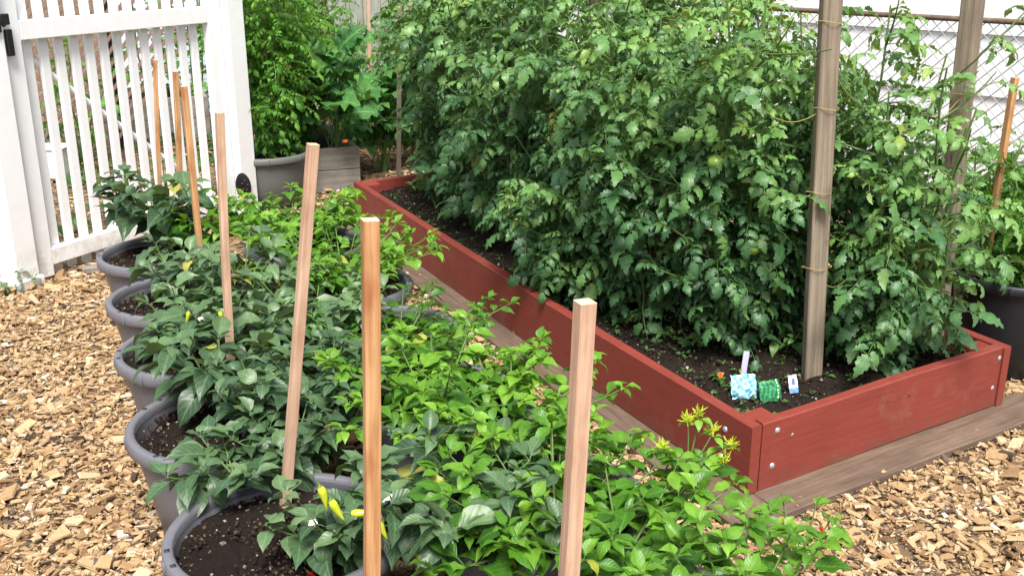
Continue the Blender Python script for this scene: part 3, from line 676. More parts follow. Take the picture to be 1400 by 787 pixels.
# ------------------------------------------------------------------ tubs
def tub(name, c, r, h, label, group, mat='tub', soil=.045, seed=0, cat='tub', rimh=.04, rot=0, n=48):
    root = empty(name, (c[0], c[1], 0), label, cat, group, rz=rot)
    t = .006
    body = MB(); rb = r * .74
    prof = [(.001, .004), (rb * .9, .004), (rb, .016), (rb + (r * .93 - rb) * .5, h * .5), (r * .93, h - rimh), (r * .93, h - .012), (r * .93 - t, h - .012), (r * .93 - t, h - .03), (rb + (r * .93 - rb) * .5 - t, h * .5), (rb - t, .02), (.001, .02)]
    body.lathe(prof, n); body.build('body', M[mat], root, True)
    rim = MB(); r0 = r * .93 - .004
    prof = [(r0 - .002, h - .03), (r0 - .002, h - .004), (r0 + .002, h), (r - .006, h + .001), (r, h - .004), (r + .001, h - rimh + .004), (r - .002, h - rimh), (r - .006, h - rimh), (r - .006, h - .01), (r0 + .002, h - .012)]
    rim.lathe(prof, n)
    for k in range(8):                        # moulded webs and dark slots in the rim
        a = k * math.pi / 4 + .3; ca, sa = math.cos(a), math.sin(a); ax = (Vector((ca, sa, 0)), Vector((-sa, ca, 0)), ZZ)
        rim.box((ca * (r + .001), sa * (r + .001), h - rimh / 2 - .002), (.006, .016, rimh - .006), ax, .001)
        if k % 2 == 0:
            for q in (-.05, .05):
                b2 = a + q / r * .7; cb, sb = math.cos(b2), math.sin(b2); ax2 = (Vector((cb, sb, 0)), Vector((-sb, cb, 0)), ZZ)
                rim.box((cb * (r - .012), sb * (r - .012), h + .001), (.012, .011, .003), ax2, mi=1)
    rim.build('rim', [M[mat], M['tub_inner']], root, True)
    so_ = MB(); rs = r * .9; rr = np.linspace(0, 1, 22); g = np.random.default_rng(seed); nn = 56
    th = np.arange(nn) * 6.2832 / nn; zs = h - soil + g.uniform(-.004, .004, (22, nn)); zs[0] = h - soil
    for k in range(5): zs += .006 * np.sin(rr[:, None] * g.uniform(3, 12) + g.uniform(0, 6)) * np.sin(th[None] * g.integers(1, 6) + g.uniform(0, 6))
    V = np.stack([rs * rr[:, None] * np.cos(th), rs * rr[:, None] * np.sin(th), zs], -1).reshape(-1, 3)
    i = np.arange(21)[:, None] * nn; j = np.arange(nn)[None]; k = (j + 1) % nn
    so_.add(V, np.stack([i + j, i + nn + j, i + nn + k, i + k], -1).reshape(-1, 4))
    def wh(n_): q = np.sqrt(g.random(n_)) * rs; a = g.uniform(0, 6.28, n_); return np.stack([q * np.cos(a), q * np.sin(a), 0 * q], 1)
    add_clods(so_, 1600, wh, h - soil + .004, g, .0015, .008)
    so_.build('soil', [M['soil'], M['clod']], root)
    return root
RIMZ = .33
def tubc(px, py, r):  # centre from the leftmost rim point
    p = PZ(px, py, RIMZ); return (p.x + r, p.y)
G = 'grey tubs of pepper plants'
T = []
for i, (px, py, lab) in enumerate((
    (228, 722, 'grey rim tub lowest at the left, soil showing, with small dark pepper plant'),
    (178, 572, 'grey rim tub second from the bottom in the left row, soil open'),
    (163, 472, 'grey rim tub third from the bottom in the left row, under broad leaves'),
    (150, 402, 'grey tub mostly under leaves, fourth from the bottom of the left row'),
    (137, 343, 'grey tub at the far end of the left row beside the picket gate'))):
    c = tubc(px, py, .27); T.append(c); print('tub', i, c)
    tub('plant_tub', c, .27, RIMZ, lab, G, seed=i, rot=i * .7 + .2)
RT = []
for i, (dx, lab) in enumerate(((.60, 'grey tub under dark leaves right of the lowest left tub, curved rim edge showing'), (.62, 'grey tub buried in bright green pepper leaves, middle of the right row'),
        (.62, 'grey tub under bushy pepper leaves right of the leaning stake'), (.62, 'grey tub under low green leaves near the gate post'), (.62, 'grey tub at the far end of the right row'))):
    c = (T[i][0] + dx * .965, T[i][1] + dx * .26 - .02); RT.append(c)
    tub('plant_tub', c, .27, RIMZ, lab, G, seed=i + 10, rot=i)
T0 = (T[0][0] + .30, T[0][1] - .57); R0 = (RT[0][0] + .30, RT[0][1] - .55)
tub('plant_tub', T0, .27, RIMZ, 'grey tub at the bottom edge holding the stake with the reddish edge', G, seed=21)
tub('plant_tub', R0, .27, RIMZ, 'grey tub at the bottom right under leaves and the square tan stake', G, seed=22)
print(T, RT, T0, R0)
SZ = RIMZ - .045

# ------------------------------------------------------------------ stakes
def stake(name, base, top, w, label, group, mat='stake', rot=.5, seed=0, wt=None, cat='stake', end='stake_end', n=14):
    base = Vector(base); top = Vector(top); d = (top - base); L = d.length; d.normalize()
    X = Vector((math.cos(rot), math.sin(rot), 0)); X = (X - d * X.dot(d)).normalized(); Y = d.cross(X)
    r = random.Random(seed); mb = MB(); wt = wt or w; V = []; c = w * .06
    ph = r.uniform(0, 6); bow = r.uniform(-.004, .004)
    prof = [(-1, -1, 1, 0), (1, -1, -1, 0), (1, -1, 0, 1), (1, 1, 0, -1), (1, 1, -1, 0), (-1, 1, 1, 0), (-1, 1, 0, -1), (-1, -1, 0, 1)]
    for i in range(n + 1):
        s = i / n
        for (a, b2, ca, cb) in prof:
            j = .0005 * math.sin(s * 31 + ph + a * 2 + b2)
            V.append(X * (a * w / 2 + ca * c + bow * math.sin(3.14 * s) + j) + Y * (b2 * wt / 2 + cb * c + j) + ZZ * 0 + Vector((0, 0, L * s)) * 0 + d * (L * s) - d * 0)
    m_ = len(prof)
    F = [(i * m_ + j, i * m_ + (j + 1) % m_, (i + 1) * m_ + (j + 1) % m_, (i + 1) * m_ + j) for i in range(n) for j in range(m_)]
    # local frame: store vertices along local z so the grain runs along the stake
    q = ZZ.rotation_difference(d); qi = q.inverted()
    V = [qi @ v for v in V]
    mb.add([tuple(v) for v in V], F)
    mb.add([tuple(V[n * m_ + k]) for k in range(m_)], [tuple(range(m_))], mi=1)
    o = mb.build(name, [M[mat], M[end]]); o.location = base; o.rotation_euler = q.to_euler()
    return tag(o, label, cat, group)
GS = 'wooden stakes in the pepper tubs'
def stk(bx, by, bz, tx, ty, w, lab, by_y=None, **k):
    b_ = PZ(bx, by, bz); t_ = PY(tx, ty, b_.y + k.pop('dy', 0)); b2 = b_ - (t_ - b_).normalized() * .12
    return stake('wooden_stake', b2, t_, w, lab, GS, **k)
# nearest two: bases below the frame
yS1, yS2 = R0[1] - .10, T0[1]
t1 = PY(800, 412, yS1); x1 = PY(776, 787, yS1); b1 = t1 + (x1 - t1) * ((t1.z - .22) / (t1.z - x1.z))
stake('wooden_stake', b1, t1, .029, 'square tan stake nearest the camera with a flat sawn top', GS, mat='stake_pink', rot=.42, seed=1)
t2 = PY(506, 300, yS2); x2 = PY(506, 787, yS2); b2 = t2 + (x2 - t2) * ((t2.z - .22) / (t2.z - x2.z))
stake('wooden_stake', b2, t2, .025, 'upright orange cedar stake with a red left edge', GS, rot=.35, seed=2)
stk(390, 692, SZ, 428, 197, .023, 'pale pinkish stake leaning right over the lowest left tub', rot=.55, seed=3, mat='stake_pink')
stk(319, 545, SZ, 300, 154, .021, 'pink brown stake leaning left, beside the gate post', rot=.6, seed=4, mat='stake_pink')
stk(277, 385, SZ + .02, 251, 118, .024, 'orange stake leaning left between two other stakes', rot=.5, seed=5)
stk(248, 320, SZ, 240, 98, .022, 'reddish brown upright stake against the gate pickets', rot=.7, seed=6)
stk(221, 300, SZ, 212, 82, .020, 'thin reddish stake standing furthest left against the gate', rot=.4, seed=7)

# ------------------------------------------------------------------ pepper plants, left row
GP = 'pepper plants in the tubs'
def pp(px, py, lab, seed, z=SZ, **k):
    b_ = PZ(px, py, z); return pepper('pepper_plant', b_, lab, GP, seed, **k)
pp(325, 672, 'small dark pepper plant in the lowest left tub', 101, h=.17, spread=.17, nb=7, per=7, leaf=.075, tint0=.28, fruits=(('pepper', 415, 548 + 0, .3, .035, (.3, 0, -1)),) if 0 else ())
pp(470, 760, 'pepper plant with yellow peppers and white buds beside the cedar stake', 102, h=.20, spread=.15, nb=6, per=6, leaf=.08, tint0=.4, flowers=4,
   fruits=(('pepper', 437, 664, -.14, .055, (.35, 0, -1)), ('pepper', 452, 682, -.15, .055, (.3, 0, -1)), ('pepper', 480, 701, -.16, .05, (.9, 0, -.1)), ('pepper', 518, 712, -.16, .045, (.2, 0, -1)), ('chili', 420, 780, -.08, .04, (.5, 0, -.6))))
pp(300, 560, 'dark pepper plant with drooping leaves in the second left tub', 103, h=.29, spread=.17, nb=8, per=7, leaf=.098, tint0=.25, fruits=(('pepper', 315, 612, -.12, .03, (0, 0, -1)),))
pp(395, 640, 'leafy dark pepper plant between the lowest two left tubs', 112, h=.20, spread=.13, nb=8, per=8, leaf=.075, tint0=.3)
pp(372, 590, 'dark pepper plant right of the pale leaning stake', 104, h=.25, spread=.18, nb=9, per=7, leaf=.08, tint0=.25)
pp(262, 478, 'pepper plant with pale cupped leaves in the third left tub', 105, h=.25, spread=.15, nb=7, per=7, leaf=.095, tint0=.38)
pp(340, 510, 'pepper plant with a hanging yellow green pepper', 106, h=.28, spread=.20, nb=9, per=7, leaf=.098, tint0=.28, flowers=2,
   fruits=(('pepper', 368, 452, -.17, .10, (-.35, 0, -1)), ('pepper', 258, 425, -.2, .04, (-.2, 0, -1)), ('pepper', 300, 425, -.2, .04, (.2, 0, -1))))
pp(250, 420, 'pepper plant with broad grey green leaves, fourth tub of the left row', 107, h=.27, spread=.16, nb=8, per=7, leaf=.09, tint0=.35, fruits=(('pepper', 258, 357, -.1, .04, (.6, 0, -.4)),))
pp(330, 440, 'tall pepper plant with narrow leaves around the pink brown stake', 108, h=.36, spread=.17, nb=7, per=8, leaf=.08, tint0=.42)
pp(215, 345, 'dark glossy pepper plant beside the picket gate', 109, h=.42, spread=.2, nb=8, per=8, leaf=.12, tint0=.2, mat='leaf_pepper')
pp(275, 345, 'bushy green pepper plant between the stakes near the gate', 110, h=.26, spread=.17, nb=8, per=8, leaf=.085, tint0=.35, mat='leaf_bright')
# right row: bushy and lighter
def br(px, py, lab, seed, z=SZ, **k):
    d = dict(h=.27, spread=.25, nb=14, per=11, leaf=.046, mat='leaf_bright', templ=LAN, tint0=.35, tipn=6); d.update(k); d['leaf'] *= .85; d['spread'] *= 1.12; d['h'] *= 1.08; d['nb'] = int(d['nb'] * 1.65)
    b_ = PZ(px, py, z); return pepper('pepper_plant', b_, lab, GP, seed, **d)
br(405, 335, 'low yellow green bush at the foot of the gate post', 201, h=.24, spread=.33, nb=20, leaf=.075)
br(470, 400, 'light green bushy pepper plant beside the chip path', 202, h=.26, spread=.33, nb=20, leaf=.07)
br(430, 470, 'light green pepper plant with one pale leaf standing up', 203, h=.24, spread=.24, mat='leaf_pepper', tint0=.55, leaf=.08)
br(545, 500, 'small leaved green plant right of the cedar stake', 204, h=.22, spread=.33, nb=18, mat='leaf_bright', tint0=.15, leaf=.055)
br(600, 590, 'vivid lime green pepper bush behind the cedar stake', 205, h=.28, spread=.28, nb=13, leaf=.07, tint0=.4)
br(700, 620, 'light green pepper bush left of the square tan stake', 206, h=.25, spread=.30, nb=15, leaf=.065, tint0=.45)
br(440, 570, 'dark grey green plant left of the cedar stake', 207, h=.22, spread=.18, mat='leaf_pepper', tint0=.25, leaf=.07, templ=PEP)
br(620, 745, 'dark large leaved pepper plant at the bottom centre', 208, h=.22, spread=.24, nb=10, per=8, mat='leaf_pepper', tint0=.3, leaf=.10, templ=PEP,
   fruits=(('pepper', 572, 755, -.1, .035, (-.1, 0, -1)),))
br(760, 760, 'green pepper plant at the foot of the square tan stake', 209, h=.24, spread=.27, nb=12, per=9, mat='leaf_bright', tint0=.2, leaf=.085, templ=PEP)
br(850, 800, 'mid green pepper plant right of the square tan stake', 210, h=.24, spread=.28, nb=13, per=9, mat='leaf_bright', tint0=.35, leaf=.065, templ=PEP)
b_ = (R0[0] + .09, R0[1] + .05, SZ)
pepper('pepper_plant', b_, 'bright pepper plant in front of the bed corner with yellow blossom sprigs', GP, 211, h=.28, spread=.19, nb=12, per=7, leaf=.058, mat='leaf_bright', tint0=.35, flowers=1, tipn=7)
pepper('pepper_plant', PZ(1090, 790, .12), 'small pepper plant with one red chili at the bottom right by the chips', GP, 212, h=.22, spread=.10, nb=7, per=4, leaf=.042, mat='leaf_bright', tint0=.35, fruits=(('chili', 1122, 718, -.08, .035, (.4, 0, -1)),))

# a tall sprig of the same tub carrying clusters of narrow yellow buds
p_ = PZ(900, 770, SZ); rt = empty('flowering_herb', p_, 'tall sprig with clustered yellow buds in front of the bed corner', 'flowering herb')
st = MB(); lf = MB(); r = np.random.default_rng(77)
def lp(px, py, dy=0): return np.array(PY(px, py, p_.y + .12 + dy) - p_)
root_ = np.array([0, 0, -.02]); fork = lp(935, 655)
st.tube(bezier(root_, (root_ + fork) / 2 + [.02, 0, .03], fork, 8), np.linspace(.004, .003, 8), 6)
tips_ = []
for (px, py) in ((955, 565), (1000, 608), (975, 590), (905, 610), (990, 628), (940, 575)):
    e = lp(px, py, r.uniform(-.03, .03)); st.tube(bezier(fork, (fork + e) / 2 + [.01, 0, .01], e, 7), np.linspace(.003, .0015, 7), 5); tips_.append(e); fl_ = MB()
    for q in range(22):
        d = r.normal(0, 1, 3); d[2] = abs(d[2]) * .8; d = unit(d); o_ = e + r.normal(0, .004, 3) * [1, 1, .8]
        fl_.tube([o_, o_ + d * .011, o_ + d * .020 + [0, 0, .003]], [.0009, .0016, .0005], 4)
    for q in range(8):
        d = unit(r.normal(0, 1, 3)); fl_.tube([e, e + d * .012], [.002, .0012], 4)
    fl_.build('flower_cluster', M['bud'], rt, True)
    for q in range(3):
        a = r.uniform(0, 6.28); lf.inst(LAN[q], [e - [0, 0, .012]], [[math.cos(a), math.sin(a), -.2]], [[0, 0, 1]], .035, .8)
for q in range(9):
    t = r.uniform(.25, 1.0); a = q * 2.4; lf.inst(PEP[q % 5], [root_ * (1 - t) + fork * t], [[math.cos(a), math.sin(a), .1]], [[0, 0, 1]], r.uniform(.06, .095), r.uniform(.4, .7))
st.build('stem', M['stem'], rt, True); lf.build('foliage', M['leaf_bright'], rt, True)

# ------------------------------------------------------------------ tomato plants in the bed
GT = 'tomato plants in the red bed'
c0 = PZ(1110, 512, SOILZ); CLEAR.append((c0, PY(1137, 0, c0.y), .13)); CLEAR.append((PY(1293, 330, 3.62), PY(1331, 0, 3.62), .12))
for i, (u, v, hh, rad, lab, kw) in enumerate((
    (.17, .34, 1.22, .24, 'tomato plant around the nearest weathered post, green tomatoes low down', dict(lean=(-.0, -.08), z0=.04, fruits=(('tomato', 1028, 338, -.16, .03), ('tomato', 978, 222, -.16, .026)))),
    (.085, .78, 1.0, .27, 'tomato plant spilling over the short bolted board of the bed', dict(fruits=(('tomato', 1240, 366, -.2, .03), ('tomato', 1188, 318, -.18, .026)), lean=(.03, -.13), z0=.0)),
    (.16, .64, 1.12, .26, 'tomato plant just behind and right of the nearest weathered post', dict(z0=.05, lean=(0, -.06))),
    (.065, .70, .62, .22, 'low sprawling tomato growth leaning on the short bolted board', dict(z0=.0, lean=(.0, -.10), nst=7, flowers=1)),
    (.37, .17, .55, .22, 'low leafy tomato shoots beside the marigolds', dict(z0=.0, nst=6, flowers=1)),
    (.28, .27, 1.22, .27, 'tomato plant drooping above the orange marigolds', dict(z0=.05, lean=(-.04, -.05))),
    (.27, .72, 1.28, .28, 'tall tomato plant between the two weathered posts', dict(fruits=(('tomato', 1100, 132, -.3, .032),))),
    (.41, .24, 1.36, .28, 'tomato plant in the middle of the bed, left side', dict(z0=.05)),
    (.45, .80, 1.6, .30, 'tomato plant in the middle of the bed, far side', {}),
    (.56, .26, 1.42, .27, 'tomato plant in front of the dark reddish stake', dict(z0=.06)),
    (.64, .80, 1.55, .30, 'tomato plant hidden mostly behind the others at the far side', {}),
    (.72, .26, 1.42, .27, 'tomato plant left of the dark reddish stake', dict(z0=.06)),
    (.86, .33, 1.4, .25, 'small leaved tomato plant near the far end of the bed', dict(leaf=.17)),
    (.93, .8, 1.45, .24, 'tomato plant at the far corner of the bed', dict(leaf=.18)))):
    p = BP(u, v, SOILZ)
    tomato('tomato_plant', p, lab, GT, 300 + i, h=hh, rad=rad, **kw)

# ------------------------------------------------------------------ posts and twine in the bed
GPO = 'posts holding up the tomato plants'
def post(bx, by, tx, ty, w, wt, lab, mat='post', z=SOILZ, rot=.3, yb=None, ex=.25, seed=0):
    b_ = PZ(bx, by, z) if yb is None else PY(bx, by, yb)
    t_ = PY(tx, ty, b_.y); d = (t_ - b_); t_ = t_ + d.normalized() * ex; b2 = b_ - d / d.z * max(.1, b_.z - .05)
    stake('support_post', b2, t_, w, lab, GPO, mat=mat, rot=rot, wt=wt, seed=seed, cat='post', end='post'); return b_, t_
p1 = post(1110, 512, 1137, 0, .062, .04, 'grey weathered post standing nearest in the tomato bed', rot=.12, seed=31)
p2b = BP(.42, 1.0, 0)
p2 = post(1293, 330, 1331, 0, .072, .055, 'thick brown post leaning right in front of the wire mesh fence', yb=3.62, rot=.75, seed=32, ex=.3)
p3 = post(677, 292, 678, 0, .035, .035, 'dark reddish brown stake among the tomatoes', mat='post_dark', rot=.3, seed=33)
p4 = post(545, 244, 546, 0, .026, .024, 'thin grey brown stake at the far end of the red bed', rot=.3, seed=34)
p5 = post(800, 230, 812, 10, .05, .04, 'dark post half hidden in the middle of the tomatoes', mat='post_dark', yb=4.6, rot=.3, seed=35)
def twine(pts, lab, r=.0013):
    mb = MB(); pts = [Vector(p) for p in pts]; o0 = pts[0]; mb.tube([p - o0 for p in pts], r, 5)
    return tag(mb.build('garden_twine', M['twine'], None, True, o0), lab, 'twine', 'twine tied round the posts')
def loop_on(px, py, b, w, lab, end):
    c = PY(px, py, b.y); q = []
    for k in range(13):
        a = k * math.pi / 6; q.append(c + Vector((math.cos(a) * w, math.sin(a) * w * .75, .004 * math.sin(a * 2))))
    e = PY(*end); q += [c + (e - c) * t + Vector((0, 0, -.05 * math.sin(3.14 * t))) for t in np.linspace(.1, 1, 7)]
    twine(q, lab)
loop_on(1129, 148, p1[0], .042, 'yellow twine tied round the nearest post, upper knot', (1035, 143, p1[0].y - .05))
loop_on(1119, 262, p1[0], .042, 'yellow twine tied round the nearest post at mid height', (1020, 245, p1[0].y))
loop_on(1113, 365, p1[0], .042, 'loose twine loop low on the nearest post', (1160, 380, p1[0].y - .03))
loop_on(1134, 30, p1[0], .042, 'yellow twine stretched from the top of the nearest post over the leaves', (880, 22, p1[0].y + .8))
loop_on(1318, 128, p2[0], .06, 'twine tied round the thick leaning post', (1255, 150, p2[0].y - .3))

# marigolds, seedlings, tags and packets in the bed
for (px, py, lab, sd) in ((742, 388, 'marigold with a bright orange flower hanging over the long red board', 1), (752, 350, 'marigold with an orange flower behind the lower one', 2), (985, 512, 'small orange yellow marigold beside the blue packet', 3)):
    b_ = PZ(px + 12, py + 12, SOILZ)
    rt = pepper('marigold', b_, lab, 'marigolds in the bed', 400 + sd, h=.10 if sd < 3 else .05, spread=.07, nb=5, per=7, leaf=.035, mat='leaf_marigold', templ=LAN, cat='marigold', tint0=.3, tipn=2)
    fl = PY(px, py, b_.y - .06) - b_
    flower_obj(M['petal_orange'], fl, .018 if sd < 3 else .009, rt, 9, 3, (-.3, -.8, .8))
r = random.Random(5)
GSE = 'seedlings in the bed soil'
for k, (px, py, s, lab) in enumerate(((716, 345, .09, 'seedling in the dark soil next to the marigolds'), (690, 325, .07, 'seedling at the inside edge of the long red board'), (600, 275, .16, 'leafy seedling spilling over the far part of the long board'), (575, 262, .12, 'small green plant near the far corner of the bed'),
        (905, 460, .07, 'tiny weed on the bare soil beyond the white plant tag'), (945, 470, .08, 'tiny weed left of the blue packet'), (860, 440, .06, 'tiny weed just left of the white plant tag'), (1165, 488, .08, 'low leafy plant against the inside of the short board'), (1075, 480, .12, 'young leafy plant behind the seed packets'), (650, 300, .10, 'seedling below the dark reddish stake'))):
    b_ = PZ(px, py, SOILZ)
    pepper('seedling', b_, lab, GSE, 430 + k, h=s, spread=s * .8, nb=5, per=5, leaf=s * .38 + .01, mat='leaf_tomato', templ=LAN, cat='seedling', tint0=.5, tipn=3)
def card(name, px, py, w, h, lab, mat, cat, depth_y=None, lean=-.35, yaw=0., roll=0., z=SOILZ, fn=None, bulge=.006, group=None, crump=0.):
    b_ = PZ(px, py, z); mb = MB(); n1, n2 = 25, 29; r_ = random.Random(int(px))
    for side in (1, -1):
        V = []; Tn = []
        for i in range(n1):
            for j in range(n2):
                u, v = i / (n1 - 1), j / (n2 - 1); e = bulge * (math.sin(math.pi * u) * math.sin(math.pi * v)) ** .6 + .0006
                cr = bulge * .5 * math.sin(u * 9 + v * 5 + px) * math.sin(v * 11) * math.sin(math.pi * u)
                V.append(((u - .5) * w * (1 - .06 * crump * math.sin(v * 9 + px)) + crump * .004 * math.sin(v * 17 + u * 3), -side * e + cr + crump * .008 * math.sin(u * 8 + v * 6), v * h * (1 - crump * (.10 * math.sin(u * 7 + px) + .05 * math.sin(u * 19))))); Tn.append(fn(u, v) if fn else .5)
        F = [(i * n2 + j, (i + 1) * n2 + j, (i + 1) * n2 + j + 1, i * n2 + j + 1)[::side] for i in range(n1 - 1) for j in range(n2 - 1)]
        mb.add(V, F, None, Tn)
    o = mb.build(name, M[mat], None, True, b_); o.rotation_euler = (lean, roll, yaw); return tag(o, lab, cat, group)
card('plant_tag', 874, 436, .014, .065, 'small white plant tag stuck in the bare soil', 'label_white', 'plant tag', lean=-.5, roll=.5, bulge=.0008)
card('plant_tag', 1016, 512, .02, .085, 'lilac plant tag sticking up behind the light blue packet', 'label_lilac', 'plant tag', lean=-.1, roll=.1, bulge=.0008)
card('seed_packet', 1018, 545, .085, .08, 'crumpled light blue seed packet in the near corner of the bed', 'packet_blue', 'seed packet', lean=-.45, yaw=.1, bulge=.009, crump=.3,
     fn=lambda u, v: max(0, min(1, .5 + .5 * math.sin(u * 7 + 3 * math.sin(v * 9)) * math.sin(v * 8 - u * 5 + 2 * math.sin(u * 13)) + .12 * math.sin(u * 31 + v * 23))), group='seed packets')
card('seed_packet', 1055, 549, .075, .07, 'dark green seed packet with a pale stripe between the other packets', 'packet_green', 'seed packet', lean=-.5, yaw=.25, bulge=.006, crump=.25,
     fn=lambda u, v: .98 if .8 < u < .9 and math.sin(v * 40) > -.6 else (.9 if v > .86 and .1 < u < .7 and math.sin(u * 60) > 0 else .4 + .25 * math.sin(u * 30 + 2 * math.sin(v * 7)) + .1 * math.sin(v * 37)), group='seed packets')
card('seed_packet', 1086, 537, .033, .06, 'narrow white and blue seed packet nearest the tall post', 'packet_white', 'seed packet', lean=-.4, yaw=.3, bulge=.003, crump=.15,
     fn=lambda u, v: .1 if (.3 < u < .7 and .45 < v < .8) else (.4 if v < .3 else .85), group='seed packets')

# tiny weeds and bark bits scattered on the bed soil
mb = MB(); r = np.random.default_rng(91); n = 480
q_ = np.array([BP(a, b, SOILZ + .006)[:] for a, b in zip(r.uniform(.02, .97, n), r.beta(1.1, 2.5, n) * .9 + .045)])
a = r.uniform(0, 6.28, n)
for k in range(3):
    e = a + k * 2.1
    mb.inst(LAN[k], q_, np.stack([np.cos(e), np.sin(e), r.uniform(.1, .9, n)], 1), r.normal(0, .3, (n, 3)) + [0, 0, 1], .008 + .022 * r.random(n) ** 2, r.uniform(.1, .8, n))
tag(mb.build('weed_seedlings', M['leaf_marigold'], None, True), 'tiny weeds sprouting over the dark bed soil', None, None, 'stuff')

# ------------------------------------------------------------------ gate
G0 = PZ(60, 384, 0); G1 = PZ(313, 300, 0)
gd = (G1 - G0); GL = gd.length; gd.normalize(); gn = Vector((gd.y, -gd.x, 0))   # towards the camera side
print('gate', G0, G1, GL)
gate = empty('picket_gate', G0, 'white vinyl picket gate with a diagonal brace between its posts', 'gate')
def gp(mb, name, mat='white', parent=None, smooth=False):
    o = mb.build(name, M[mat], None, smooth); o.parent = parent or gate; o.matrix_parent_inverse = (parent or gate).matrix_basis.inverted(); return o
def gb(name, s, z, size, off=0, mat='white', bev=.004, parent=None):
    mb = MB(); mb.box((0, 0, 0), size, (gd, gn, ZZ), bev); o = gp(mb, name, mat, parent); o.location = G0 + gd * s + ZZ * z + gn * off; return o
SW = .105
gb('stile', 0, .02 + .7, (SW, .05, 1.4)); gb('stile', GL, .02 + .7, (SW, .05, 1.4))
TOPR = PY(150, 45, (G0 + gd * .4).y).z + .035
gb('rail', GL / 2, TOPR, (GL - SW - .004, .045, .09)); gb('rail', GL / 2, .115, (GL - SW - .004, .045, .085))
npk = 13
for k in range(npk):
    s = SW / 2 + (GL - SW) * (k + .72) / (npk + .45)
    gb('picket', s, .72, (.05, .022, 1.44), -.035, bev=.003)
mb = MB(); a_ = gd * .06 + ZZ * (TOPR - .07) - gn * .06; b_ = gd * (GL - .05) + ZZ * .16 - gn * .06
mb.tube([a_, b_], .017, 8); o = gp(mb, 'brace', 'white', None, True); o.location = G0
# posts
GPs = 'white posts of the picket gate'
def gpost(s, w, lab, side):
    root = empty('gate_post', G0 + gd * s, lab, 'gate post', GPs)
    mb = MB(); mb.box((0, 0, .95), (w, w, 1.9), (gd, gn, ZZ), .006); mb.build('shaft', M['white'], root)
    mb = MB(); mb.box((0, 0, .03), (w + .03, w + .03, .06), (gd, gn, ZZ), .006); mb.build('skirt', M['white'], root)
    mb = MB(); mb.add([tuple(gd * a * w * .56 + gn * b * w * .56 + ZZ * 1.9) for a, b in ((-1, -1), (1, -1), (1, 1), (-1, 1))] + [(0, 0, 1.9 + w * .35)], [(0, 4, 1), (1, 4, 2), (2, 4, 3), (3, 4, 0), (0, 1, 2, 3)])
    mb.build('cap', M['white'], root); return root
pl = gpost(-SW / 2 - .075, .127, 'white post left of the gate carrying the black latch', 1)
pr = gpost(GL + SW / 2 + .078, .14, 'white post right of the gate beside the leafy green plant', -1)
def hard(name, s, z, parts_, parent):
    mb = MB()
    for (dx, dy, dz, sx, sy, sz_) in parts_: mb.box((0, 0, 0) if 0 else tuple(gd * dx + gn * dy + ZZ * dz), (sx, sy, sz_), (gd, gn, ZZ), .004)
    o = gp(mb, name, 'black', parent); o.location = G0 + gd * s + ZZ * z; return o
zl = PY(14, 30, G0.y).z
hard('latch', -SW / 2, zl, ((-.03, .045, 0, .09, .02, .035), (.0, .055, .015, .05, .03, .05), (.02, .05, -.09, .035, .02, .12), (-.05, .07, -.01, .04, .02, .06)), gate)
mb = MB(); mb.lathe([(.0001, .016), (.045, .014), (.077, .008), (.085, 0)], 18, squash=.75)
for k in range(5):
    a = k * 1.257; mb.lathe([(.0001, .022), (.006, .02), (.009, .014)], 8, (math.cos(a) * .032, math.sin(a) * .022, 0))
o = gp(mb, 'hinge', 'black', gate, True); hp = PY(327, 262, G1.y); o.location = G0 + gd * (GL + .07) + ZZ * (hp.z + .03) + gn * .073
o.rotation_euler = ZZ.rotation_difference(gn).to_euler()

# ------------------------------------------------------------------ behind the gate
# brown slatted chain fence seen through the pickets
def mesh_fence(name, a, b, h, lab, cell=.076, wire=.0025, slats=False, posts=True, rail='galv', railr=.021, z0=.05):
    a = Vector(a); b = Vector(b); d = b - a; L = d.length; d.normalize(); n_ = Vector((-d.y, d.x, 0))
    root = empty(name, a, lab, 'fence'); mb = MB(); c = cell / 2
    nL = int(L / c); pts = []
    for fam in (1, -1):
        k = -int(h / c) if fam == 1 else 0; e = nL if fam == 1 else nL + int(h / c)
        for q in range(k, e):
            if q % 2: continue
            s0 = q * c; s1 = s0 + fam * h; t0, t1 = 0, 1
            lo, hi = min(s0, s1), max(s0, s1)
            if hi < 0 or lo > L: continue
            if fam == 1:
                if s0 < 0: t0 = -s0 / h
                if s1 > L: t1 = (L - s0) / h
            else:
                if s0 > L: t0 = (s0 - L) / h
                if s1 < 0: t1 = s0 / h
            if t1 - t0 < .02: continue
            p0 = d * (s0 + fam * h * t0) + ZZ * (z0 + (h - z0) * t0) + n_ * .003 * fam; p1_ = d * (s0 + fam * h * t1) + ZZ * (z0 + (h - z0) * t1) + n_ * .003 * fam
            mb.tube([p0, p1_], wire, 4, cap=False)
    mb.build('wire_mesh', M['galv'], root, True)
    mb = MB(); mb.tube([d * 0 + ZZ * h, d * L + ZZ * h], railr, 10); mb.build('top_rail', M[rail], root, True)
    if posts:
        for s in np.arange(0, L + .1, 2.4):
            mb = MB(); mb.tube([d * s - n_ * .03, d * s - n_ * .03 + ZZ * (h + .03)], .024, 10); mb.build('fence_post', M['galv'], root, True)
    if slats:
        mb = MB(); k = 0; s = 0
        while s < L:    # slats woven along one wire direction
            for q in range(1):
                p0 = d * s + ZZ * z0; p1_ = d * (s + h * .8) + ZZ * h; m_ = (p0 + p1_) / 2; D_ = (p1_ - p0).normalized(); mb.box(m_ - n_ * .008, ((p1_ - p0).length, .002, .026), (D_, n_, D_.cross(n_)))
            s += .075
        mb.build('slat', M['brown_slat'], root); root.children[-1]['kind'] = 'stuff'
    return root
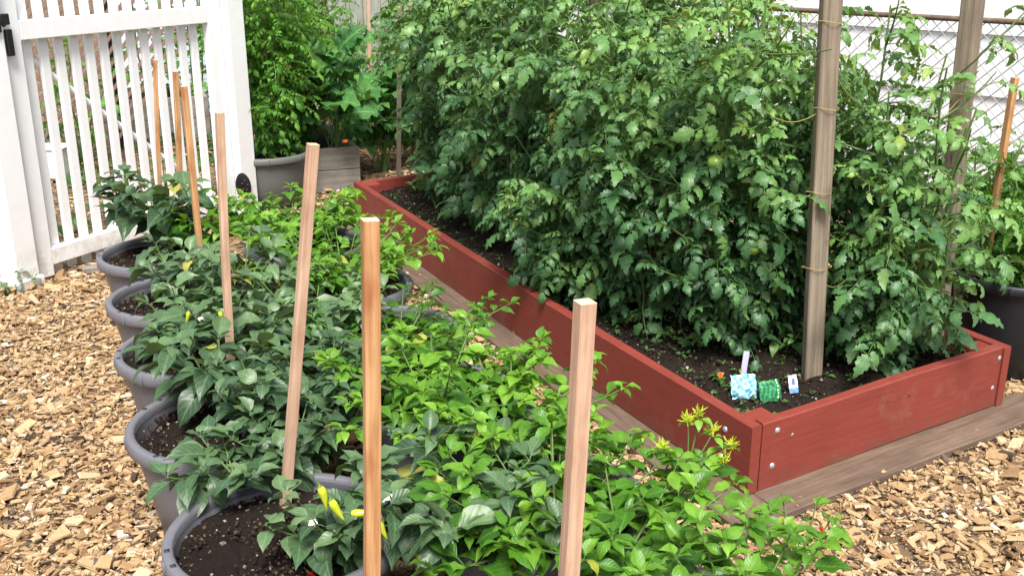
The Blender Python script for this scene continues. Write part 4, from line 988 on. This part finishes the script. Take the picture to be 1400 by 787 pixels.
mesh_fence('slatted_fence', PY(-420, 120, 8.4) * 1 - ZZ * PY(-420, 120, 8.4).z, (PY(140, 120, 8.0).x, 8.0, 0), 1.55, 'wire fence with brown diagonal slats seen through the gate', slats=True)
# pale blue sided house beyond the gate
def siding_wall(name, a, b, h, lap, lab, mat, cat='house wall', z0=0):
    a = Vector(a); b = Vector(b); d = b - a; L = d.length; d.normalize(); n_ = Vector((d.y, -d.x, 0))
    root = empty(name, a, lab, cat); mb = MB(); k = 0; z = z0
    while z < h:
        q = [n_ * .022 + ZZ * z, d * L + n_ * .022 + ZZ * z, d * L + n_ * .004 + ZZ * (z + lap), n_ * .004 + ZZ * (z + lap)]
        mb.add([tuple(p) for p in q], [(0, 1, 2, 3)]); mb.add([tuple(q[0]), tuple(q[1]), tuple(q[1] - n_ * .02), tuple(q[0] - n_ * .02)], [(3, 2, 1, 0)])
        z += lap
    mb.box(d * (L / 2) - n_ * .075 + ZZ * (h / 2), (L, .15, h), (d, n_, ZZ)); mb.build('siding', M[mat], root)
    mb = MB()
    for s in (0, L): mb.box(d * s + n_ * .02 + ZZ * h / 2, (.09, .05, h), (d, n_, ZZ), .004)
    mb.build('corner_trim', M[mat], root)
    return root
siding_wall('shed_wall', (PY(150, 60, 10.3).x, 10.3, 0), (PY(345, 60, 10.3).x, 10.4, 0), 2.6, .2, 'pale blue white sided wall seen through the gate', 'blue_siding', 'wall')
mb = MB(); c_ = PY(149, 60, 8.4); mb.tube([(0, 0, 0), (0, 0, 2.0)], .04, 12); tag(mb.build('iron_post', M['black'], None, True, (c_.x, 8.4, 0)), 'dark round post seen between the gate pickets', 'post')
def box_planter(name, a, b, depth, h, lab, nb=2, mat='greywood'):
    a = Vector(a); b = Vector(b); d = b - a; L = d.length; d.normalize(); n_ = Vector((-d.y, d.x, 0))
    root = empty(name, a, lab, 'planter box')
    for (p, q, ax) in ((d * L / 2, L, (d, n_, ZZ)), (d * L / 2 + n_ * depth, L, (d, n_, ZZ)), (d * .02 + n_ * depth / 2, depth - .06, (n_, -d, ZZ)), (d * (L - .02) + n_ * depth / 2, depth - .06, (n_, -d, ZZ))):
        for k in range(nb):
            hh = h / nb; mb = MB(); mb.box((0, 0, 0), (q, .038, hh - .004), None, .003); o = mb.build('board', M[mat], root); o.location = p + ZZ * (hh * (k + .5)); o.rotation_euler = (0, 0, math.atan2(ax[0].y, ax[0].x))
    mb = MB(); mb.box(d * L / 2 + n_ * depth / 2 + ZZ * (h - .1), (L - .05, depth - .05, .1), (d, n_, ZZ)); mb.build('soil', M['bed_soil'], root)
    return root
gx0, gx1 = PY(145, 200, 8.6), PY(290, 200, 8.9)
box_planter('planter_box', (gx0.x, 8.6, 0), (gx1.x, 8.9, 0), .8, .36, 'weathered wooden planter box seen through the gate', 2, 'greywood')
bx = PY(66, 190, 7.2)
mb = MB(); mb.box((0, 0, .13), (.22, .2, .22), None, .02); mb.box((0, 0, .242), (.24, .22, .02), None, .008)
tag(mb.build('white_bin', M['white'], None, False, (bx.x, 7.2, .0)), 'white plastic box on the ground beyond the gate', 'box'); 
# weeds and grass patches beyond and under the gate
mb = MB(); r = np.random.default_rng(55); n = 6500
x = r.uniform(-5, -1.6, n); y = r.uniform(5.0, 9.5, n)
side = ((x - G0.x) * gn.x + (y - G0.y) * gn.y) < -.02; cl = (np.sin(x * 5) * np.sin(y * 4 + 1) + r.normal(0, .4, n)) > .1
k = side & cl; x, y = x[k], y[k]; n = len(x); a = r.uniform(0, 6.28, n)
O = np.stack([x, y, np.full(n, .01)], 1)
for i, tp in enumerate(LAN):
    q = np.arange(n) % 4 == i
    mb.inst(tp, O[q], np.stack([np.cos(a), np.sin(a), r.uniform(.2, 1.6, n)], 1)[q], r.normal(0, .4, (n, 3))[q] + [0, 0, 1], r.uniform(.03, .09, n)[q], r.uniform(.1, .8, n)[q])
tag(mb.build('weeds', M['leaf_marigold'], None, True), 'low weeds growing beyond the picket gate', None, None, 'stuff')
for (px, py, s, lab, sd) in ((24, 398, .13, 'pale leaved weed at the foot of the left gate post', 1),):
    pepper('weed', PZ(px, py, 0), lab, None, 500 + sd, h=s, spread=.1, nb=6, per=6, leaf=.05, mat='leaf_pepper', templ=PEP, cat='weed', tint0=.6)
for (px, py, s, lab, sd) in ((205, 70, 1.2, 'leafy vine climbing by the pale blue wall behind the gate', 1), (265, 90, 1.3, 'second vine beside the gate post, behind the pickets', 2), (100, 110, .7, 'leafy bush in front of the brown slatted fence', 3)):
    p = PY(px, py, 9.4 if sd < 3 else 7.6)
    tomato('climbing_vine' if sd < 3 else 'bush', (p.x, p.y, 0.1), lab, None, 520 + sd, h=s * 1.3, rad=.3 if sd < 3 else .4, nst=4, leaf=.2, step=.09, cat='vine' if sd < 3 else 'bush', mat='leaf_feather', flowers=0, shoots=.2, tint0=.2)
oc = PZ(134, 372, 0); mb = MB(); mb.box((0, 0, .02), (.15, .06, .035), None, .004)
o = tag(mb.build('timber_offcut', M['greywood'], None, False, oc), 'short grey timber offcut lying under the gate', 'timber'); o.rotation_euler = (0, 0, .5)

# ------------------------------------------------------------------ back: planter, tub, big plants, board fence
q0, q1 = PZ(380, 268, 0), PZ(493, 259, 0)
box_planter('planter_box', q0, q1, 1.0, .30, 'weathered grey planter box behind the far grey tub', 2)
fc = PZ(372, 283, 0); tub('plant_tub', (PY(362, 283, 6.45).x, 6.55), .29, .34, 'large dark grey tub beside the gate post under feathery leaves', None, mat='tub_far', seed=40)
tomato('tomato_plant', (PY(372, 200, 6.6).x, 6.6, .3), 'feathery bright green tomato plant in the large dark grey tub', 'tomato plants beyond the gate', 601, h=1.35, rad=.3, nst=13, leaf=.18, templ=FEA, mat='leaf_feather', z0=.02, tint0=.3, flowers=0, step=.036)
tomato('tomato_plant', (PY(395, 200, 7.3).x, 7.3, .2), 'bright green tomato plant growing in the grey planter box', 'tomato plants beyond the gate', 602, h=1.45, rad=.5, nst=18, leaf=.19, templ=FEA, mat='leaf_feather', z0=.02, tint0=.3, flowers=0, step=.038)
def squash(base, lab, seed, n=16, s=.26, rad=.25, h=.45, spread=None):
    r = np.random.default_rng(seed); root = empty('squash_plant', base, lab, 'squash plant', 'squash plants'); mb = MB(); O = []; D = []; N = []; S = []
    for k in range(n):
        a = k * 2.4; e = r.uniform(.15, 1.0); O.append((r.uniform(-.05, .05), r.uniform(-.05, .05), r.uniform(0, h * .6)))
        D.append((math.cos(a) * math.cos(e), math.sin(a) * math.cos(e), math.sin(e))); N.append((r.normal(0, .2), r.normal(0, .2) - .5, 1)); S.append(s * r.uniform(.7, 1.15))
    g = np.arange(n) % 3
    O, D, N, S = map(np.array, (O, D, N, S))
    for i in range(3): mb.inst(SQ[i], O[g == i], D[g == i], N[g == i], S[g == i], r.uniform(.2, .8, (g == i).sum()))
    mb.build('foliage', M['leaf_squash'], root, True)
    mb = MB(); mb.tube([(0, 0, -.02), (.01, 0, h * .3), (0, .01, h * .65)], [.018, .016, .012], 8); mb.build('stem', M['stem'], root, True)
    return root
s1 = squash((PY(455, 150, 6.9).x, 6.95, .25), 'squash plant with large leaves rising from the grey planter box', 1, 50, .22, h=.8)
flower_obj(M['petal_orange'], PY(472, 193, 6.75) - s1.location, .02, s1, 6, 1)
s2 = squash((PY(520, 170, 7.4).x, 7.5, .0), 'blue green squash plant beyond the far end of the bed', 2, 56, .22, h=.8)
tomato('flower_bush', (PY(500, 110, 8.6).x, 8.6, 0), 'leafy bush with pink blossoms in front of the board fence', None, 610, h=1.1, rad=.7, nst=18, leaf=.2, templ=FEA, z0=.05, cat='bush', mat='leaf_feather', tint0=.15, flowers=0, step=.06)
rootb = bpy.data.objects['flower_bush']; r = random.Random(3)
for k in range(6):
    p = PY(r.uniform(440, 530), r.uniform(45, 85), 8.2) - rootb.location; flower_obj(M['petal_pink'], p, .02, rootb, 6, 2)
tomato('tomato_plant', (PY(590, 110, 7.8).x, 7.9, 0), 'tomato plant behind the far end of the red bed', 'tomato plants beyond the gate', 611, h=1.35, rad=.35, nst=6, leaf=.24, z0=.05, tint0=.35, flowers=3, step=.06)
# board fence
FY = 9.8; fx0, fx1 = PY(330, 20, FY).x, PY(1000, 20, FY).x
fen = empty('board_fence', (fx0, FY, 0), 'tall weathered grey green wooden board fence at the back', 'fence')
x = 0; k = 0; r = random.Random(9)
while x < fx1 - fx0:
    w_ = r.uniform(.14, .165); mb = MB(); h_ = 1.9 + r.uniform(-.015, .015)
    mb.add([(0, 0, .04), (w_, 0, .04), (w_, 0, h_ - .04), (w_ - .035, 0, h_), (.035, 0, h_), (0, 0, h_ - .04)] + [(0, .02, .04), (w_, .02, .04), (w_, .02, h_ - .04), (w_ - .035, .02, h_), (.035, .02, h_), (0, .02, h_ - .04)],
           [(0, 1, 2, 3, 4, 5), (11, 10, 9, 8, 7, 6), (0, 6, 7, 1), (1, 7, 8, 2), (2, 8, 9, 3), (3, 9, 10, 4), (4, 10, 11, 5), (5, 11, 6, 0)])
    mb.build('board', M['fencewood'], fen, False, (x, r.uniform(0, .008), 0)); x += w_ + r.uniform(.006, .014); k += 1
for z in (.35, 1.55):
    mb = MB(); mb.box(((fx1 - fx0) / 2, .055, z), (fx1 - fx0, .04, .09)); mb.build('rail', M['fencewood'], fen)
for (px, y0, yy, lab, col, sd) in ((443, 52, 8.2, 'tan stake in front of the board fence, left', 'stake_pink', 1), (503, 42, 8.4, 'reddish stake in front of the board fence, above the pink blossoms', 'stake_pink', 2), (560, 40, 8.0, 'reddish stake right of the far thin grey stake', 'stake', 3)):
    b_ = PY(px, y0, yy); t_ = PY(px - 1, -40, yy); stake('wooden_stake', (b_.x, yy, 0), t_, .03, lab, 'stakes by the board fence', mat=col, rot=.2, seed=50 + sd)

# ------------------------------------------------------------------ right: mesh fence, white wall, black pot
f0, f1 = PZ(991, 8.5, 1.22), PZ(1398, 31, 1.22); fd = (f1 - f0).normalized()
print('right fence', f0, f1)
a_ = f0 - fd * 2.2; b_ = f1 + fd * 1.2
mesh_fence('chain_link_fence', (a_.x, a_.y, 0), (b_.x, b_.y, 0), 1.22, 'chain link fence with a rusty top rail in front of the white wall', rail='rail', railr=.015)
wn = Vector((-fd.y, fd.x, 0)); wn = wn if wn.y > 0 else -wn
a2 = a_ + wn * .9 - fd * .8; b2 = b_ + wn * .9 + fd * 1.5
siding_wall('house_wall', (a2.x, a2.y, 0), (b2.x, b2.y, 0), 3.4, .36, 'white sided house wall behind the chain link fence', 'siding', 'wall')
bp = PZ(1392, 372, .40); print('pot', bp)
tub('nursery_pot', (bp.x, bp.y + .02), .235, .40, 'black plastic nursery pot at the right edge beyond the bed', None, mat='black_pot', cat='pot', rimh=.035, seed=60)
tomato('tomato_plant', (bp.x - .05, bp.y, .36), 'leafy green tomato plant growing in the black nursery pot', None, 620, h=.50, rad=.22, nst=8, leaf=.13, z0=.0, step=.036, tint0=.2, flowers=0, shoots=.6, mat='leaf_feather', toptint=.1)
b_ = PY(1366, 245, bp.y); t_ = PY(1388, 106, bp.y); b3 = b_ + (b_ - t_) * .9
stake('wooden_stake', b3, t_, .022, 'orange stake leaning right out of the black nursery pot', GS, rot=.4, seed=70)
tomato('tomato_plant', (f1.x - .45, f1.y - .75, 0), 'tomato plant outside the bed by the chain link fence', 'tomato plants beyond the gate', 640, h=.7, rad=.3, nst=5, leaf=.22, tint0=.35, z0=.02)
